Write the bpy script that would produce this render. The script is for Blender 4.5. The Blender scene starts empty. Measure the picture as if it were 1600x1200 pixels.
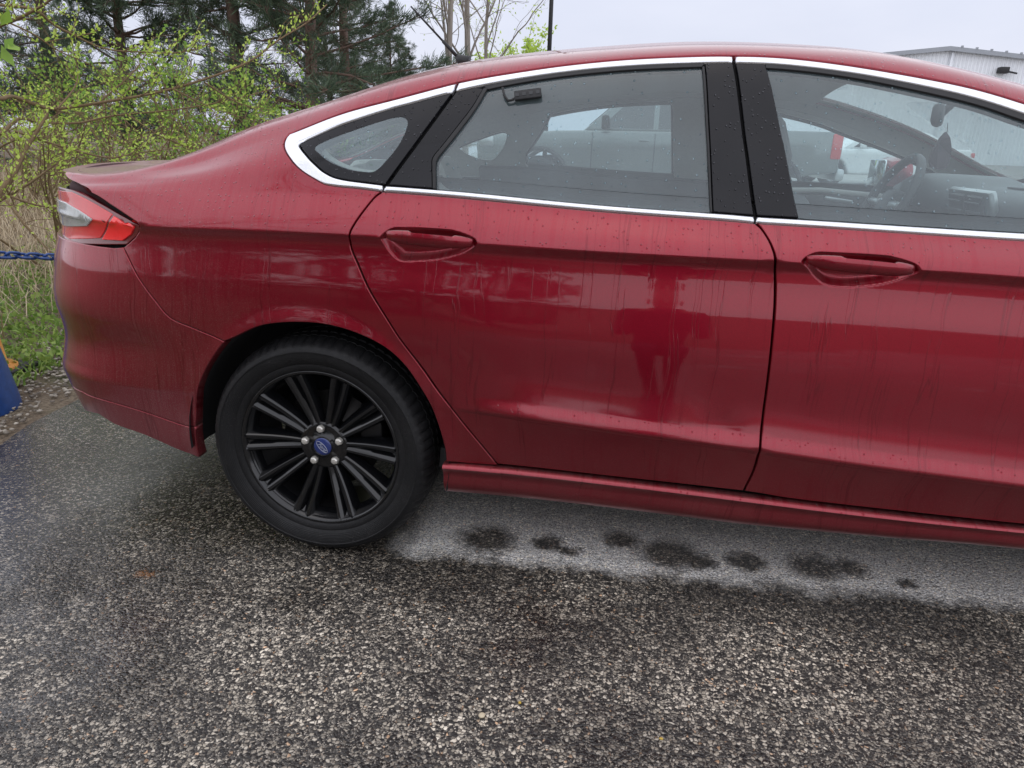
import bpy, bmesh, math, random
import numpy as np
from mathutils import Vector, Matrix
from mathutils.geometry import delaunay_2d_cdt

# ------------------------------------------------------------------ camera
scene = bpy.context.scene
CAM = np.array([0.7918, -1.6918, 1.1559])
YAW, PITCH, ROLL, FPX = 0.146799, 0.324588, 0.032899, 1115.4      # focal length in pixels of a 1600 px wide frame
def cam_axes():
    cy, sy, cp, sp = math.cos(YAW), math.sin(YAW), math.cos(PITCH), math.sin(PITCH)
    f = np.array([-sy*cp, cy*cp, -sp]); r = np.array([cy, sy, 0.0]); u = np.cross(r, f)
    cr, sr = math.cos(ROLL), math.sin(ROLL)
    return cr*r + sr*u, -sr*r + cr*u, f
AX_R, AX_U, AX_F = cam_axes()
cam = bpy.data.cameras.new('camera'); cam_ob = bpy.data.objects.new('camera', cam)
scene.collection.objects.link(cam_ob); scene.camera = cam_ob
cam.sensor_width = 36.0; cam.lens = FPX/1600*36.0; cam.clip_start = 0.02; cam.clip_end = 3000
m = Matrix([[AX_R[i], AX_U[i], -AX_F[i]] for i in range(3)]).to_4x4(); m.translation = Vector(CAM)
cam_ob.matrix_world = m

# ------------------------------------------------------------------ world, sun, exposure
SUN_EL, SUN_AZ = math.radians(74), math.radians(192)              # sun hidden by cloud
world = bpy.data.worlds.new('World'); scene.world = world; world.use_nodes = True
nt = world.node_tree; nt.nodes.clear()
def wn(t, **k):
    n = nt.nodes.new(t)
    for a, b in k.items(): setattr(n, a, b)
    return n
sky = wn('ShaderNodeTexSky', sky_type='NISHITA', sun_disc=False, sun_elevation=SUN_EL, sun_rotation=SUN_AZ, air_density=1.5, dust_density=4.0)
tc = wn('ShaderNodeTexCoord'); nz = wn('ShaderNodeTexNoise'); nz.inputs['Scale'].default_value = 2.2; nz.inputs['Detail'].default_value = 5; nz.inputs['Roughness'].default_value = 0.5
mp = wn('ShaderNodeMapping'); mp.inputs['Scale'].default_value = (1, 1, 3)
nt.links.new(tc.outputs['Generated'], mp.inputs[0]); nt.links.new(mp.outputs[0], nz.inputs['Vector'])
ramp = wn('ShaderNodeValToRGB'); ramp.color_ramp.elements[0].position = .35; ramp.color_ramp.elements[1].position = .68
ramp.color_ramp.elements[0].color = (4.6, 4.85, 5.9, 1); ramp.color_ramp.elements[1].color = (5.5, 5.65, 6.55, 1)
nt.links.new(nz.outputs['Fac'], ramp.inputs[0])
mix = wn('ShaderNodeMix', data_type='RGBA'); mix.inputs[0].default_value = .88
nt.links.new(sky.outputs[0], mix.inputs[6]); nt.links.new(ramp.outputs[0], mix.inputs[7])
bg = wn('ShaderNodeBackground'); bg.inputs['Strength'].default_value = 0.1
out = wn('ShaderNodeOutputWorld')
nt.links.new(mix.outputs[2], bg.inputs[0]); nt.links.new(bg.outputs[0], out.inputs[0])
sun = bpy.data.lights.new('sun', 'SUN'); sun.energy = 1.15; sun.angle = math.radians(178); sun.color = (1, .97, .93)
sun_ob = bpy.data.objects.new('sun', sun); scene.collection.objects.link(sun_ob)
sd = Vector((math.sin(SUN_AZ)*math.cos(SUN_EL), math.cos(SUN_AZ)*math.cos(SUN_EL), math.sin(SUN_EL)))
sun_ob.rotation_euler = sd.to_track_quat('Z', 'Y').to_euler()
vs = scene.view_settings
vs.view_transform = 'Standard'; vs.look = 'None'; vs.exposure = 0.7; vs.gamma = 1.0; vs.use_curve_mapping = False
scene.render.resolution_x, scene.render.resolution_y = 1024, 768
scene.render.engine = 'CYCLES'
scene.cycles.max_bounces = 10; scene.cycles.transparent_max_bounces = 24; scene.cycles.transmission_bounces = 8

rng = np.random.default_rng(7); random.seed(7)
COL = scene.collection

# ------------------------------------------------------------------ small helpers
def lin(r, g, b):
    return tuple(((c/255)/12.92 if c/255 <= .04045 else ((c/255+.055)/1.055)**2.4) for c in (r, g, b))
def sstep(a, b, x):
    t = np.clip((np.asarray(x, float)-a)/(b-a), 0, 1); return t*t*(3-2*t)
def ray(px, py):
    return AX_F + (px-800)/FPX*AX_R - (py-600)/FPX*AX_U
def at_y(px, py, y):
    d = ray(px, py); return CAM + d*(y-CAM[1])/d[1]
def at_z(px, py, z=0.0):
    d = ray(px, py); return CAM + d*(z-CAM[2])/d[2]
def project(P):
    d = P-CAM; w = d@AX_F
    return np.stack([800+FPX*(d@AX_R)/w, 600-FPX*(d@AX_U)/w], -1)

class NM:
    """tiny node-material builder"""
    def __init__(s, name):
        s.m = bpy.data.materials.new(name); s.m.use_nodes = True; s.t = s.m.node_tree; s.t.nodes.clear()
        s.out = s.t.nodes.new('ShaderNodeOutputMaterial')
    def n(s, t, ins=None, **k):
        n = s.t.nodes.new(t)
        for a, b in k.items(): setattr(n, a, b)
        for a, b in (ins or {}).items(): s.put(n.inputs[a], b)
        return n
    def put(s, sock, v):
        if isinstance(v, bpy.types.NodeSocket): s.t.links.new(v, sock)
        elif isinstance(v, (tuple, list)):
            if sock.type == 'RGBA' and len(v) == 3: v = (*v, 1)
            sock.default_value = v
        else: sock.default_value = v
    def coord(s, w='Object'): return s.n('ShaderNodeTexCoord').outputs[w]
    def mapping(s, vec, scale=(1,1,1), loc=(0,0,0), rot=(0,0,0)):
        return s.n('ShaderNodeMapping', {'Vector': vec, 'Scale': scale, 'Location': loc, 'Rotation': rot}).outputs[0]
    def noise(s, vec, scale, detail=4, rough=.5, w='Fac'):
        return s.n('ShaderNodeTexNoise', {'Vector': vec, 'Scale': scale, 'Detail': detail, 'Roughness': rough}).outputs[w]
    def voro(s, vec, scale, out='Distance', feature='F1', rnd=1.0):
        return s.n('ShaderNodeTexVoronoi', {'Vector': vec, 'Scale': scale, 'Randomness': rnd}, feature=feature).outputs[out]
    def ramp(s, fac, stops, interp='LINEAR'):
        r = s.n('ShaderNodeValToRGB', {'Fac': fac}); cr = r.color_ramp; cr.interpolation = interp
        while len(cr.elements) < len(stops): cr.elements.new(.5)
        for e, (p, c) in zip(cr.elements, stops):
            e.position = p; e.color = (c, c, c, 1) if isinstance(c, (int, float)) else ((*c, 1) if len(c) == 3 else c)
        return r.outputs[0]
    def math(s, op, a, b=0.0, clamp=False):
        n = s.n('ShaderNodeMath', operation=op, use_clamp=clamp); s.put(n.inputs[0], a); s.put(n.inputs[1], b); return n.outputs[0]
    def mix(s, f, a, b):
        n = s.n('ShaderNodeMix', data_type='RGBA'); s.put(n.inputs[0], f); s.put(n.inputs[6], a); s.put(n.inputs[7], b); return n.outputs[2]
    def mixf(s, f, a, b):
        n = s.n('ShaderNodeMix', data_type='FLOAT'); s.put(n.inputs[0], f); s.put(n.inputs[2], a); s.put(n.inputs[3], b); return n.outputs[0]
    def xyz(s, vec): return s.n('ShaderNodeSeparateXYZ', {'Vector': vec}).outputs
    def bump(s, h, strength=.3, dist=.01, normal=None):
        i = {'Height': h, 'Strength': strength, 'Distance': dist}
        if normal is not None: i['Normal'] = normal
        return s.n('ShaderNodeBump', i).outputs[0]
    def bsdf(s, **k):
        names = {'color': 'Base Color', 'rough': 'Roughness', 'metal': 'Metallic', 'coat': 'Coat Weight', 'coat_rough': 'Coat Roughness', 'coat_normal': 'Coat Normal',
                 'normal': 'Normal', 'trans': 'Transmission Weight', 'ior': 'IOR', 'spec': 'Specular IOR Level', 'alpha': 'Alpha', 'sheen': 'Sheen Weight', 'emit': 'Emission Color', 'emit_s': 'Emission Strength',
                 'sub': 'Subsurface Weight', 'coat_ior': 'Coat IOR', 'coat_tint': 'Coat Tint', 'spec_tint': 'Specular Tint'}
        return s.n('ShaderNodeBsdfPrincipled', {names[a]: b for a, b in k.items()}).outputs[0]
    def done(s, sh, disp=None):
        s.t.links.new(sh, s.out.inputs['Surface'])
        if disp is not None: s.t.links.new(disp, s.out.inputs['Displacement'])
        return s.m
def simple(name, color, rough=.5, metal=0.0, coat=0.0, noise=0.0, nscale=40, bump=0.0, **k):
    q = NM(name)
    col = color
    kw = dict(k)
    if noise or bump:
        f = q.noise(q.coord(), nscale, 5, .6)
        if noise: col = q.mix(f, tuple(c*(1-noise) for c in color), tuple(min(1, c*(1+noise)) for c in color))
        if bump: kw['normal'] = q.bump(f, bump, .004)
    return q.done(q.bsdf(color=col, rough=rough, metal=metal, coat=coat, coat_rough=.04, **kw))

def mesh_ob(name, V, F, mat, parent=None, smooth=True, normals=None):
    me = bpy.data.meshes.new(name)
    V = np.asarray(V, float)
    me.from_pydata(V.tolist() if len(V) else [], [], [tuple(int(i) for i in f) for f in F])
    if mat: me.materials.append(mat)
    if smooth: me.polygons.foreach_set('use_smooth', [True]*len(me.polygons))
    if normals is not None: me.normals_split_custom_set_from_vertices(np.asarray(normals).tolist())
    me.update()
    o = bpy.data.objects.new(name, me); COL.objects.link(o)
    if parent: o.parent = parent
    return o
def fast_mesh(name, V, F, mat, parent=None, smooth=False):
    """V (n,3), F (m,k) with constant k, quickly"""
    V = np.asarray(V, np.float32); F = np.asarray(F, np.int32)
    me = bpy.data.meshes.new(name); k = F.shape[1]
    me.vertices.add(len(V)); me.vertices.foreach_set('co', V.ravel())
    me.loops.add(F.size); me.loops.foreach_set('vertex_index', F.ravel())
    me.polygons.add(len(F)); me.polygons.foreach_set('loop_start', np.arange(0, F.size, k, dtype=np.int32))
    me.update(calc_edges=True); me.validate()
    if smooth: me.polygons.foreach_set('use_smooth', np.ones(len(me.polygons), bool))
    if mat: me.materials.append(mat)
    o = bpy.data.objects.new(name, me); COL.objects.link(o)
    if parent: o.parent = parent
    return o
def thing(name, label, cat, loc=(0,0,0), group=None):
    o = bpy.data.objects.new(name, None); COL.objects.link(o); o.location = loc; o.empty_display_size = .1
    return tag(o, label, cat, group)
def tag(o, label=None, cat=None, group=None, kind=None):
    if label: o['label'] = label
    if cat: o['category'] = cat
    if group: o['group'] = group
    if kind: o['kind'] = kind
    return o
class MB:
    """mesh collector"""
    def __init__(s): s.V = []; s.F = []
    def add(s, V, F):
        b = len(s.V); s.V += [tuple(map(float, v)) for v in V]; s.F += [tuple(i+b for i in f) for f in F]; return s
    def box(s, c, d, R=None, bev=0.0):
        c = np.array(c, float); h = np.array(d, float)/2
        if bev > 0:
            bm = bmesh.new(); bmesh.ops.create_cube(bm, size=1.0)
            for v in bm.verts: v.co = Vector((v.co.x*d[0], v.co.y*d[1], v.co.z*d[2]))
            bmesh.ops.bevel(bm, geom=bm.edges[:], offset=min(bev, min(d)*.45), segments=2, affect='EDGES', profile=.5)
            bm.verts.index_update()
            V = np.array([v.co[:] for v in bm.verts]); F = [[v.index for v in f.verts] for f in bm.faces]; bm.free()
        else:
            V = np.array([[x, y, z] for x in (-1, 1) for y in (-1, 1) for z in (-1, 1)])*h
            F = [(0,1,3,2), (4,6,7,5), (0,4,5,1), (2,3,7,6), (0,2,6,4), (1,5,7,3)]
        if R is not None: V = V@np.array(R).T
        return s.add(V+c, F)
    def tube(s, pts, radii, n=8, cap=True):
        pts = np.array(pts, float); N = len(pts)
        if np.isscalar(radii): radii = [radii]*N
        T = np.gradient(pts, axis=0); T /= np.linalg.norm(T, axis=1)[:, None]+1e-12
        ref = np.array([0, 0, 1.0]) if abs(T[0][2]) < .9 else np.array([1.0, 0, 0])
        a = np.cross(T[0], ref); a /= np.linalg.norm(a)
        V = []; F = []
        for i in range(N):
            a = a-T[i]*(a@T[i]); a /= np.linalg.norm(a)+1e-12; b = np.cross(T[i], a)
            for k in range(n):
                th = 2*math.pi*k/n; V.append(pts[i]+radii[i]*(math.cos(th)*a+math.sin(th)*b))
        for i in range(N-1):
            for k in range(n):
                k2 = (k+1) % n; F.append((i*n+k, i*n+k2, (i+1)*n+k2, (i+1)*n+k))
        if cap: F.append(tuple(range(n-1, -1, -1))); F.append(tuple((N-1)*n+k for k in range(n)))
        return s.add(V, F)
    def lathe_y(s, prof, c=(0,0,0), n=64, closed=False):
        """profile of (radius, y) turned about the y axis through c"""
        V = []; F = []; K = len(prof)
        for i in range(n):
            th = 2*math.pi*i/n
            for r, y in prof: V.append((c[0]+r*math.cos(th), c[1]+y, c[2]+r*math.sin(th)))
        for i in range(n):
            j = (i+1) % n
            for k in range(K if closed else K-1):
                k2 = (k+1) % K; F.append((i*K+k, i*K+k2, j*K+k2, j*K+k))
        return s.add(V, F)
    def build(s, name, mat, parent=None, smooth=True, auto=None):
        o = mesh_ob(name, s.V, s.F, mat, parent, smooth)
        if auto is not None: o.data.set_sharp_from_angle(angle=math.radians(auto))
        return o
def recalc(o):
    bm = bmesh.new(); bm.from_mesh(o.data); bmesh.ops.recalc_face_normals(bm, faces=bm.faces[:]); bm.to_mesh(o.data); bm.free(); return o
# ------------------------------------------------------------------ car body surface
# plan curve C(s): side of the car seen from above, tail corner on the left, nose on the right
YC = 0.926                                             # centre line of the car
def plan_table():
    bow = lambda x: .012*((x-1.3)/1.5)**2
    pts = []
    X1, A, n = -.25, .765, 3.0
    th = np.linspace(math.pi/2, 0, 400)
    Xn = np.sin(th)**(2/n)
    x = X1-A*Xn; Yn = np.cos(th)**(2/n)
    y = bow(x)+(YC-bow(x))*(1-Yn)
    pts.append(np.stack([x, y], 1))
    x = np.linspace(X1, 2.95, 330)[1:]; pts.append(np.stack([x, bow(x)], 1))
    X2, A2 = 2.95, .80
    th = np.linspace(0, math.pi/2, 400)[1:]
    x = X2+A2*np.sin(th)**(2/2.6); y = bow(x)+(YC-bow(x))*(1-np.cos(th)**(2/2.6))
    pts.append(np.stack([x, y], 1))
    p = np.concatenate(pts); d = np.r_[0, np.cumsum(np.linalg.norm(np.diff(p, axis=0), axis=1))]
    i0 = np.argmin(np.abs(p[:, 0]-.5)+(p[:, 1] > .3)*9)
    return d-d[i0]+p[i0, 0], p
SS_, PP_ = plan_table()
SG = np.linspace(SS_[0], SS_[-1], 3000)
CX = np.interp(SG, SS_, PP_[:, 0]); CY = np.interp(SG, SS_, PP_[:, 1])
_k = np.ones(25)/25
def _sm(a):
    b = np.convolve(np.pad(a, 12, mode='reflect', reflect_type='odd'), _k, 'valid'); return b
CX, CY = _sm(CX), _sm(CY)
TX, TY = np.gradient(CX, SG), np.gradient(CY, SG); _l = np.hypot(TX, TY); TX /= _l; TY /= _l
S0, S1 = SG[0], SG[-1]
def cplan(s):
    return np.interp(s, SG, CX), np.interp(s, SG, CY), np.interp(s, SG, TX), np.interp(s, SG, TY)
def s_of_x(x): return np.interp(x, CX, SG)

def hit(px, py, o):
    """ray through a pixel meets the upright sheet that lies o inside the plan curve -> s, z"""
    d = ray(px, py); qx = CX - TY*o - CAM[0]; qy = CY + TX*o - CAM[1]
    f = qx*d[1]-qy*d[0]
    idx = np.where((f[:-1] <= 0) & (f[1:] > 0))[0]
    best = None
    for i in idx:
        w = -f[i]/(f[i+1]-f[i]); y = qy[i]*(1-w)+qy[i+1]*w; t = y/d[1]
        if best is None or t < best[0]: best = (t, SG[i]*(1-w)+SG[i+1]*w)
    if best is None: return None
    return best[1], CAM[2]+best[0]*d[2]

GS = np.linspace(S0, S1, 420)
def wsmooth(sx, zz, lam, w=None):
    """smooth curve through noisy readings, on the grid GS"""
    sx = np.asarray(sx); zz = np.asarray(zz); w = np.ones(len(sx)) if w is None else np.asarray(w)
    G = len(GS); A = np.zeros((len(sx), G)); u = (sx-S0)/(S1-S0)*(G-1)
    i = np.clip(u.astype(int), 0, G-2); fr = u-i
    A[np.arange(len(sx)), i] = 1-fr; A[np.arange(len(sx)), i+1] = fr
    D = np.diff(np.eye(G), 3, axis=0)
    return np.linalg.solve(A.T@(w[:, None]*A)+lam*1e4*D.T@D+1e-9*np.eye(G), A.T@(w*zz))
def line(pxs, o, extra, lam):
    S = []; Z = []
    for a, b in pxs:
        h = hit(a, b, o)
        if h: S.append(h[0]); Z.append(h[1])
    for x, z in extra: S.append(s_of_x(x) if x > -1.0 else S0); Z.append(z)
    return wsmooth(S, Z, lam)

# character lines read off the photograph (pixels), carried on past the frame with x, z points
zc_g = line([(250,356),(320,358),(440,362),(545,368),(743,381),(942,394),(1210,408),(1437,422),(1600,433)], .002,
            [(-1.02,.93),(-.8,.93),(2.0,.905),(2.4,.895),(2.9,.87),(3.3,.82),(3.7,.72)], 3)
zl_g = line([(779,644),(902,669),(1015,682),(1109,693),(1189,704),(1333,728),(1463,743),(1600,760)], -.035,
            [(-1.02,.47),(-.8,.47),(-.5,.47),(0,.49),(.3,.495),(2.0,.428),(2.4,.42),(2.9,.415),(3.5,.41)], 3)
zs_g = line([(777,727),(940,745.6),(1163,771),(1240,783),(1420,803),(1600,822)], .012,
            [(-1.02,.30),(-.5,.30),(0,.32),(2.2,.325),(3.5,.30)], 3)
zb_g = line([(320,299),(440,299),(520,300),(597,301),(880,326),(1180,349),(1600,376)], .055,
            [(-1.02,1.0),(-.8,1.0),(2.0,.99),(2.4,.975),(2.9,.93),(3.3,.87),(3.7,.75)], 1)
def gi(g, s): return np.interp(s, GS, g)
def tilt_line(pxs, extra, lam, base, slope, zref):
    S = []; Z = []
    for a, b in pxs:
        o = .15; h = None
        for _ in range(25):
            h = hit(a, b, o)
            if h is None: break
            o = .5*o+.5*(base(h[0])+slope*max(0, h[1]-float(gi(zref, h[0]))))
        if h: S.append(h[0]); Z.append(h[1])
    for x, z in extra: S.append(s_of_x(x) if x > -1.0 else S0); Z.append(z)
    return wsmooth(S, Z, lam)
o2b = lambda s: .062+.05*float(sstep(.1, -.35, s))-.097*float(sstep(-.3, -.9, s))
z2_g = tilt_line([(250,266),(330,249),(400,224),(448,209),(520,181),(610,154),(715,127),(880,100),(1000,89),(1100,85),(1145,84),(1250,89),(1350,102),(1450,119),(1530,137),(1600,158)],
                 [(-1.02,1.032),(-.84,1.031),(-.7,1.033),(1.9,1.205),(2.1,1.125),(2.3,1.05),(2.5,1.01),(2.9,.975),(3.3,.90),(3.7,.78)], .003, o2b, .45, zb_g)
o2_g = np.array([o2b(s) for s in GS])+.45*np.maximum(0, z2_g-zb_g)
o3add = lambda s: .10-.02*float(sstep(.1, -.35, s))-.075*float(sstep(-.3, -.9, s))
def v3line(pxs, extra, lam):
    S = []; Z = []
    for a, b in pxs:
        o = .25; h = None
        for _ in range(25):
            h = hit(a, b, o)
            if h is None: break
            o = .5*o+.5*(float(gi(o2_g, h[0]))+o3add(h[0]))
        if h: S.append(h[0]); Z.append(h[1])
    for x, z in extra: S.append(s_of_x(x) if x > -1.0 else S0); Z.append(z)
    return wsmooth(S, Z, lam)
z3_g = v3line([(180,267),(230,260),(255,253),(300,238),(360,212),(420,188),(480,169),(580,136),(721,101),(880,82),(1000,73),(1100,69),(1240,72),(1360,81),(1480,102),(1600,132)],
              [(-1.02,1.047),(-.9,1.044),(-.84,1.043),(1.9,1.262),(2.1,1.18),(2.3,1.095),(2.5,1.045),(2.9,1.0),(3.3,.92),(3.7,.80)], .003)
z3_g = np.maximum(z3_g, z2_g+.007)
o3_g = o2_g+np.array([o3add(s) for s in GS])

KV = np.array([0, .17, .325, .337, .375, .44, .56, .70, .81, .83, .836, .846, .935, 1.12, 1.33, 1.385, 1.45])
V_SILL, V_CREASE, V_BELT, V_RAIL, V_TOP = .17, .836, .935, 1.33, 1.45
WH = (0.0, .335)                                       # rear wheel centre x, z
def keys_at_grid():
    s = GS; side = sstep(.30, .62, s)*(1-.8*sstep(2.15, 2.5, s)); tail = sstep(-.30, -.62, s)
    zc, zl, zs, zb, z2, z3 = zc_g, zl_g, zs_g, zb_g, z2_g, z3_g
    def o(door, plain, tl): return (door*side+plain*(1-side))*(1-tail)+tl*tail
    ob = .055-.045*sstep(-.3, -.9, s)
    Z = [np.full_like(s, .14), zs, zl-.013, zl, zl+.038, zl+.105, (zl+.105)*.5+.5*(zc-.15)+.0, zc-.14, zc-.026, zc-.005, zc, zc+.013, zb, (zb+z2)/2, z2, z2+(z3-z2)*.62, z3]
    O = [o(.06, .05, .07), o(.014, .014, .035), o(-.025, .003, .012), o(-.034, .001, .010), o(-.021, -.003, .012), o(-.011, -.007, .017), o(-.0085, -.010, -.004), o(.000, -.004, .001),
         o(.0125, .011, .016), o(.0035, .005, .012), o(.001, .002, .009), o(.0055, .006, .012), ob, ob*.5+o2_g*.5-.012*(1-tail), o2_g, o2_g+.42*(o3_g-o2_g), o3_g]
    bulge = sstep(-.48, -.86, s)
    for k_, dv_ in ((1, -.035), (2, -.056), (3, -.056), (4, -.050), (5, -.044), (6, -.034), (7, -.022), (8, -.012), (9, -.010), (10, -.009), (11, -.009), (12, -.004)): O[k_] = O[k_]+dv_*bulge
    return np.array(Z), np.array(O)
KZ, KO = keys_at_grid()
def pchip_slopes(Y):
    h = np.diff(KV)[:, None]; d = np.diff(Y, axis=0)/h
    M = np.zeros_like(Y); w1 = 2*h[1:]+h[:-1]; w2 = h[1:]+2*h[:-1]
    ok = d[:-1]*d[1:] > 0
    M[1:-1] = np.where(ok, (w1+w2)/np.where(ok, w1/np.where(d[:-1] == 0, 1, d[:-1])+w2/np.where(d[1:] == 0, 1, d[1:]), 1), 0)
    M[0] = d[0]; M[-1] = d[-1]; return M
MZ, MO = pchip_slopes(KZ), pchip_slopes(KO)
DENTS = []
CUPS = []                                              # door-handle cups: (polygon xz, depth)
def poly_sd(P, poly):
    """signed distance to polygon, inside positive"""
    P = np.asarray(P); d = np.full(len(P), 1e9); ins = np.zeros(len(P), bool); n = len(poly)
    for i in range(n):
        a = poly[i]; b = poly[(i+1) % n]; e = b-a; w = P-a
        t = np.clip((w@e)/(e@e+1e-18), 0, 1); q = w-t[:, None]*e; d = np.minimum(d, np.hypot(q[:, 0], q[:, 1]))
        c = ((a[1] > P[:, 1]) != (b[1] > P[:, 1])); 
        with np.errstate(divide='ignore', invalid='ignore'):
            ins ^= c & (P[:, 0] < e[0]*(P[:, 1]-a[1])/(e[1] if e[1] != 0 else 1e-18)+a[0])
    return np.where(ins, d, -d)
def oz(s, v):
    s = np.clip(np.asarray(s, float), S0, S1); v = np.clip(np.asarray(v, float), KV[0], KV[-1])
    k = np.clip(np.searchsorted(KV, v, side='right')-1, 0, len(KV)-2)
    h = KV[k+1]-KV[k]; t = (v-KV[k])/h
    u = (s-S0)/(S1-S0)*(len(GS)-1); i = np.clip(u.astype(int), 0, len(GS)-2); f = u-i
    def g(T, kk): return T[kk, i]*(1-f)+T[kk, i+1]*f
    h00 = 2*t**3-3*t**2+1; h10 = t**3-2*t**2+t; h01 = -2*t**3+3*t**2; h11 = t**3-t**2
    z = h00*g(KZ, k)+h10*h*g(MZ, k)+h01*g(KZ, k+1)+h11*h*g(MZ, k+1)
    o = h00*g(KO, k)+h10*h*g(MO, k)+h01*g(KO, k+1)+h11*h*g(MO, k+1)
    return o, z
def surf(s, v, off=0.0, cups=True):
    s = np.asarray(s, float); v = np.asarray(v, float)
    o, z = oz(s, v)
    x, y, tx, ty = cplan(s)
    for wx in (0.0, 2.85):                              # wheel-arch flare
        r = np.hypot(x-wx, z-.335)
        o = o-.007*sstep(.415, .364, r)*(z > 0)*sstep(.2, .3, z+.1)
    if cups:
        for poly, depth in CUPS:
            near = (np.abs(x-poly[:, 0].mean()) < .2) & (np.abs(z-poly[:, 1].mean()) < .1)
            if near.any():
                sdv = np.full(x.shape, -1.0); sdv[near] = poly_sd(np.stack([x[near], z[near]], 1), poly)
                o = o+depth*sstep(-.001, .020, sdv)+.003*sstep(-.0015, .004, sdv)
    for dx_, dz_, dr_, dd_ in DENTS:
        o = o+dd_*np.exp(-((x-dx_)/dr_)**2-((z-dz_)/(dr_*.7))**2)
    o = o+off
    return np.stack([x-ty*o, y+tx*o, z], -1)
def surf_n(s, v, cups=True):
    s = np.asarray(s, float); v = np.asarray(v, float); e = .006; ev = .0016
    du = surf(np.minimum(s+e, S1), v, 0, cups)-surf(np.maximum(s-e, S0), v, 0, cups)
    dv = surf(s, np.minimum(v+ev, KV[-1]), 0, cups)-surf(s, np.maximum(v-ev, 0), 0, cups)
    n = np.cross(du, dv); return n/(np.linalg.norm(n, axis=-1, keepdims=True)+1e-12)
# pixel -> (s, v)
_sg, _vg = np.meshgrid(np.linspace(-1.25, 2.3, 500), np.linspace(0, KV[-1], 260), indexing='ij')
_pg = surf(_sg.ravel(), _vg.ravel(), 0, False); _ng = surf_n(_sg.ravel(), _vg.ravel(), False)
_fac = np.einsum('ij,ij->i', _ng, CAM-_pg) > 0
_px = project(_pg); _px[~_fac] = 1e6; _sf, _vf = _sg.ravel(), _vg.ravel()
def px2sv(a, b):
    i = np.argmin((_px[:, 0]-a)**2+(_px[:, 1]-b)**2); q = np.array([_sf[i], _vf[i]]); tgt = np.array([a, b], float)
    for _ in range(8):
        f = project(surf(q[:1], q[1:], 0, False))[0]-tgt
        if np.hypot(*f) < .02: break
        J = np.stack([(project(surf(q[:1]+1e-4, q[1:], 0, False))[0]-tgt-f)/1e-4, (project(surf(q[:1], q[1:]+1e-4, 0, False))[0]-tgt-f)/1e-4], 1)
        st = np.linalg.lstsq(J, -f, rcond=None)[0]; L = np.abs(st).max()
        if L > .03: st *= .03/L
        q = q+st; q[1] = np.clip(q[1], 0, KV[-1])
    return q
def SV(*pts):
    """pixels (a,b) or ('sv', s, v) -> array of (s, v)"""
    return np.array([px2sv(*p) if p[0] != 'sv' else np.array(p[1:], float) for p in pts])
def catmull(P, n=6, closed=False):
    P = np.asarray(P, float); N = len(P); o = []
    for i in range(N if closed else N-1):
        p0 = P[(i-1) % N] if closed or i > 0 else 2*P[0]-P[1]
        p1, p2 = P[i], P[(i+1) % N]
        p3 = P[(i+2) % N] if closed or i+2 < N else 2*P[-1]-P[-2]
        for t in np.arange(n)/n:
            o.append(.5*((2*p1)+(-p0+p2)*t+(2*p0-5*p1+4*p2-p3)*t*t+(-p0+3*p1-3*p2+p3)*t**3))
    if not closed: o.append(P[-1])
    return np.array(o)
def dens(P, step=.012, closed=False):
    P = np.asarray(P, float); o = []
    N = len(P)
    for i in range(N if closed else N-1):
        a, b = P[i], P[(i+1) % N]; n = max(1, int(np.hypot(*(b-a))/step))
        for k in range(n): o.append(a+(b-a)*k/n)
    if not closed: o.append(P[-1])
    return np.array(o)
def ring_of(*segs, step=.012):
    """join open polylines to one closed outline, no doubled points"""
    P = np.concatenate(segs); keep = [P[0]]
    for q in P[1:]:
        if np.hypot(*(q-keep[-1])) > .0012: keep.append(q)
    if np.hypot(*(keep[0]-keep[-1])) < .0012: keep.pop()
    P = dens(np.array(keep), step, True)
    a = .5*np.sum(P[:, 0]*np.roll(P[:, 1], -1)-np.roll(P[:, 0], -1)*P[:, 1])
    return P if a > 0 else P[::-1]
def inset(P, d):
    e = np.roll(P, -1, 0)-P; e /= np.linalg.norm(e, axis=1)[:, None]+1e-12
    n = np.stack([-e[:, 1], e[:, 0]], 1); m_ = n+np.roll(n, 1, 0); L = np.linalg.norm(m_, axis=1); L[L < .3] = .3
    m_ = m_/L[:, None]; c = np.clip((m_*n).sum(1), .5, 1)
    return P+m_*(d/c)[:, None], -m_
FINE_V = np.unique(np.round(np.concatenate([np.arange(0, KV[-1], .018), np.arange(.315, .40, .005), np.arange(.795, .862, .004), np.arange(.90, .95, .008), np.arange(1.30, 1.45, .012)]), 4))
FINE_S = np.unique(np.round(np.concatenate([np.arange(S0, S1, .03)]), 4))
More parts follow.
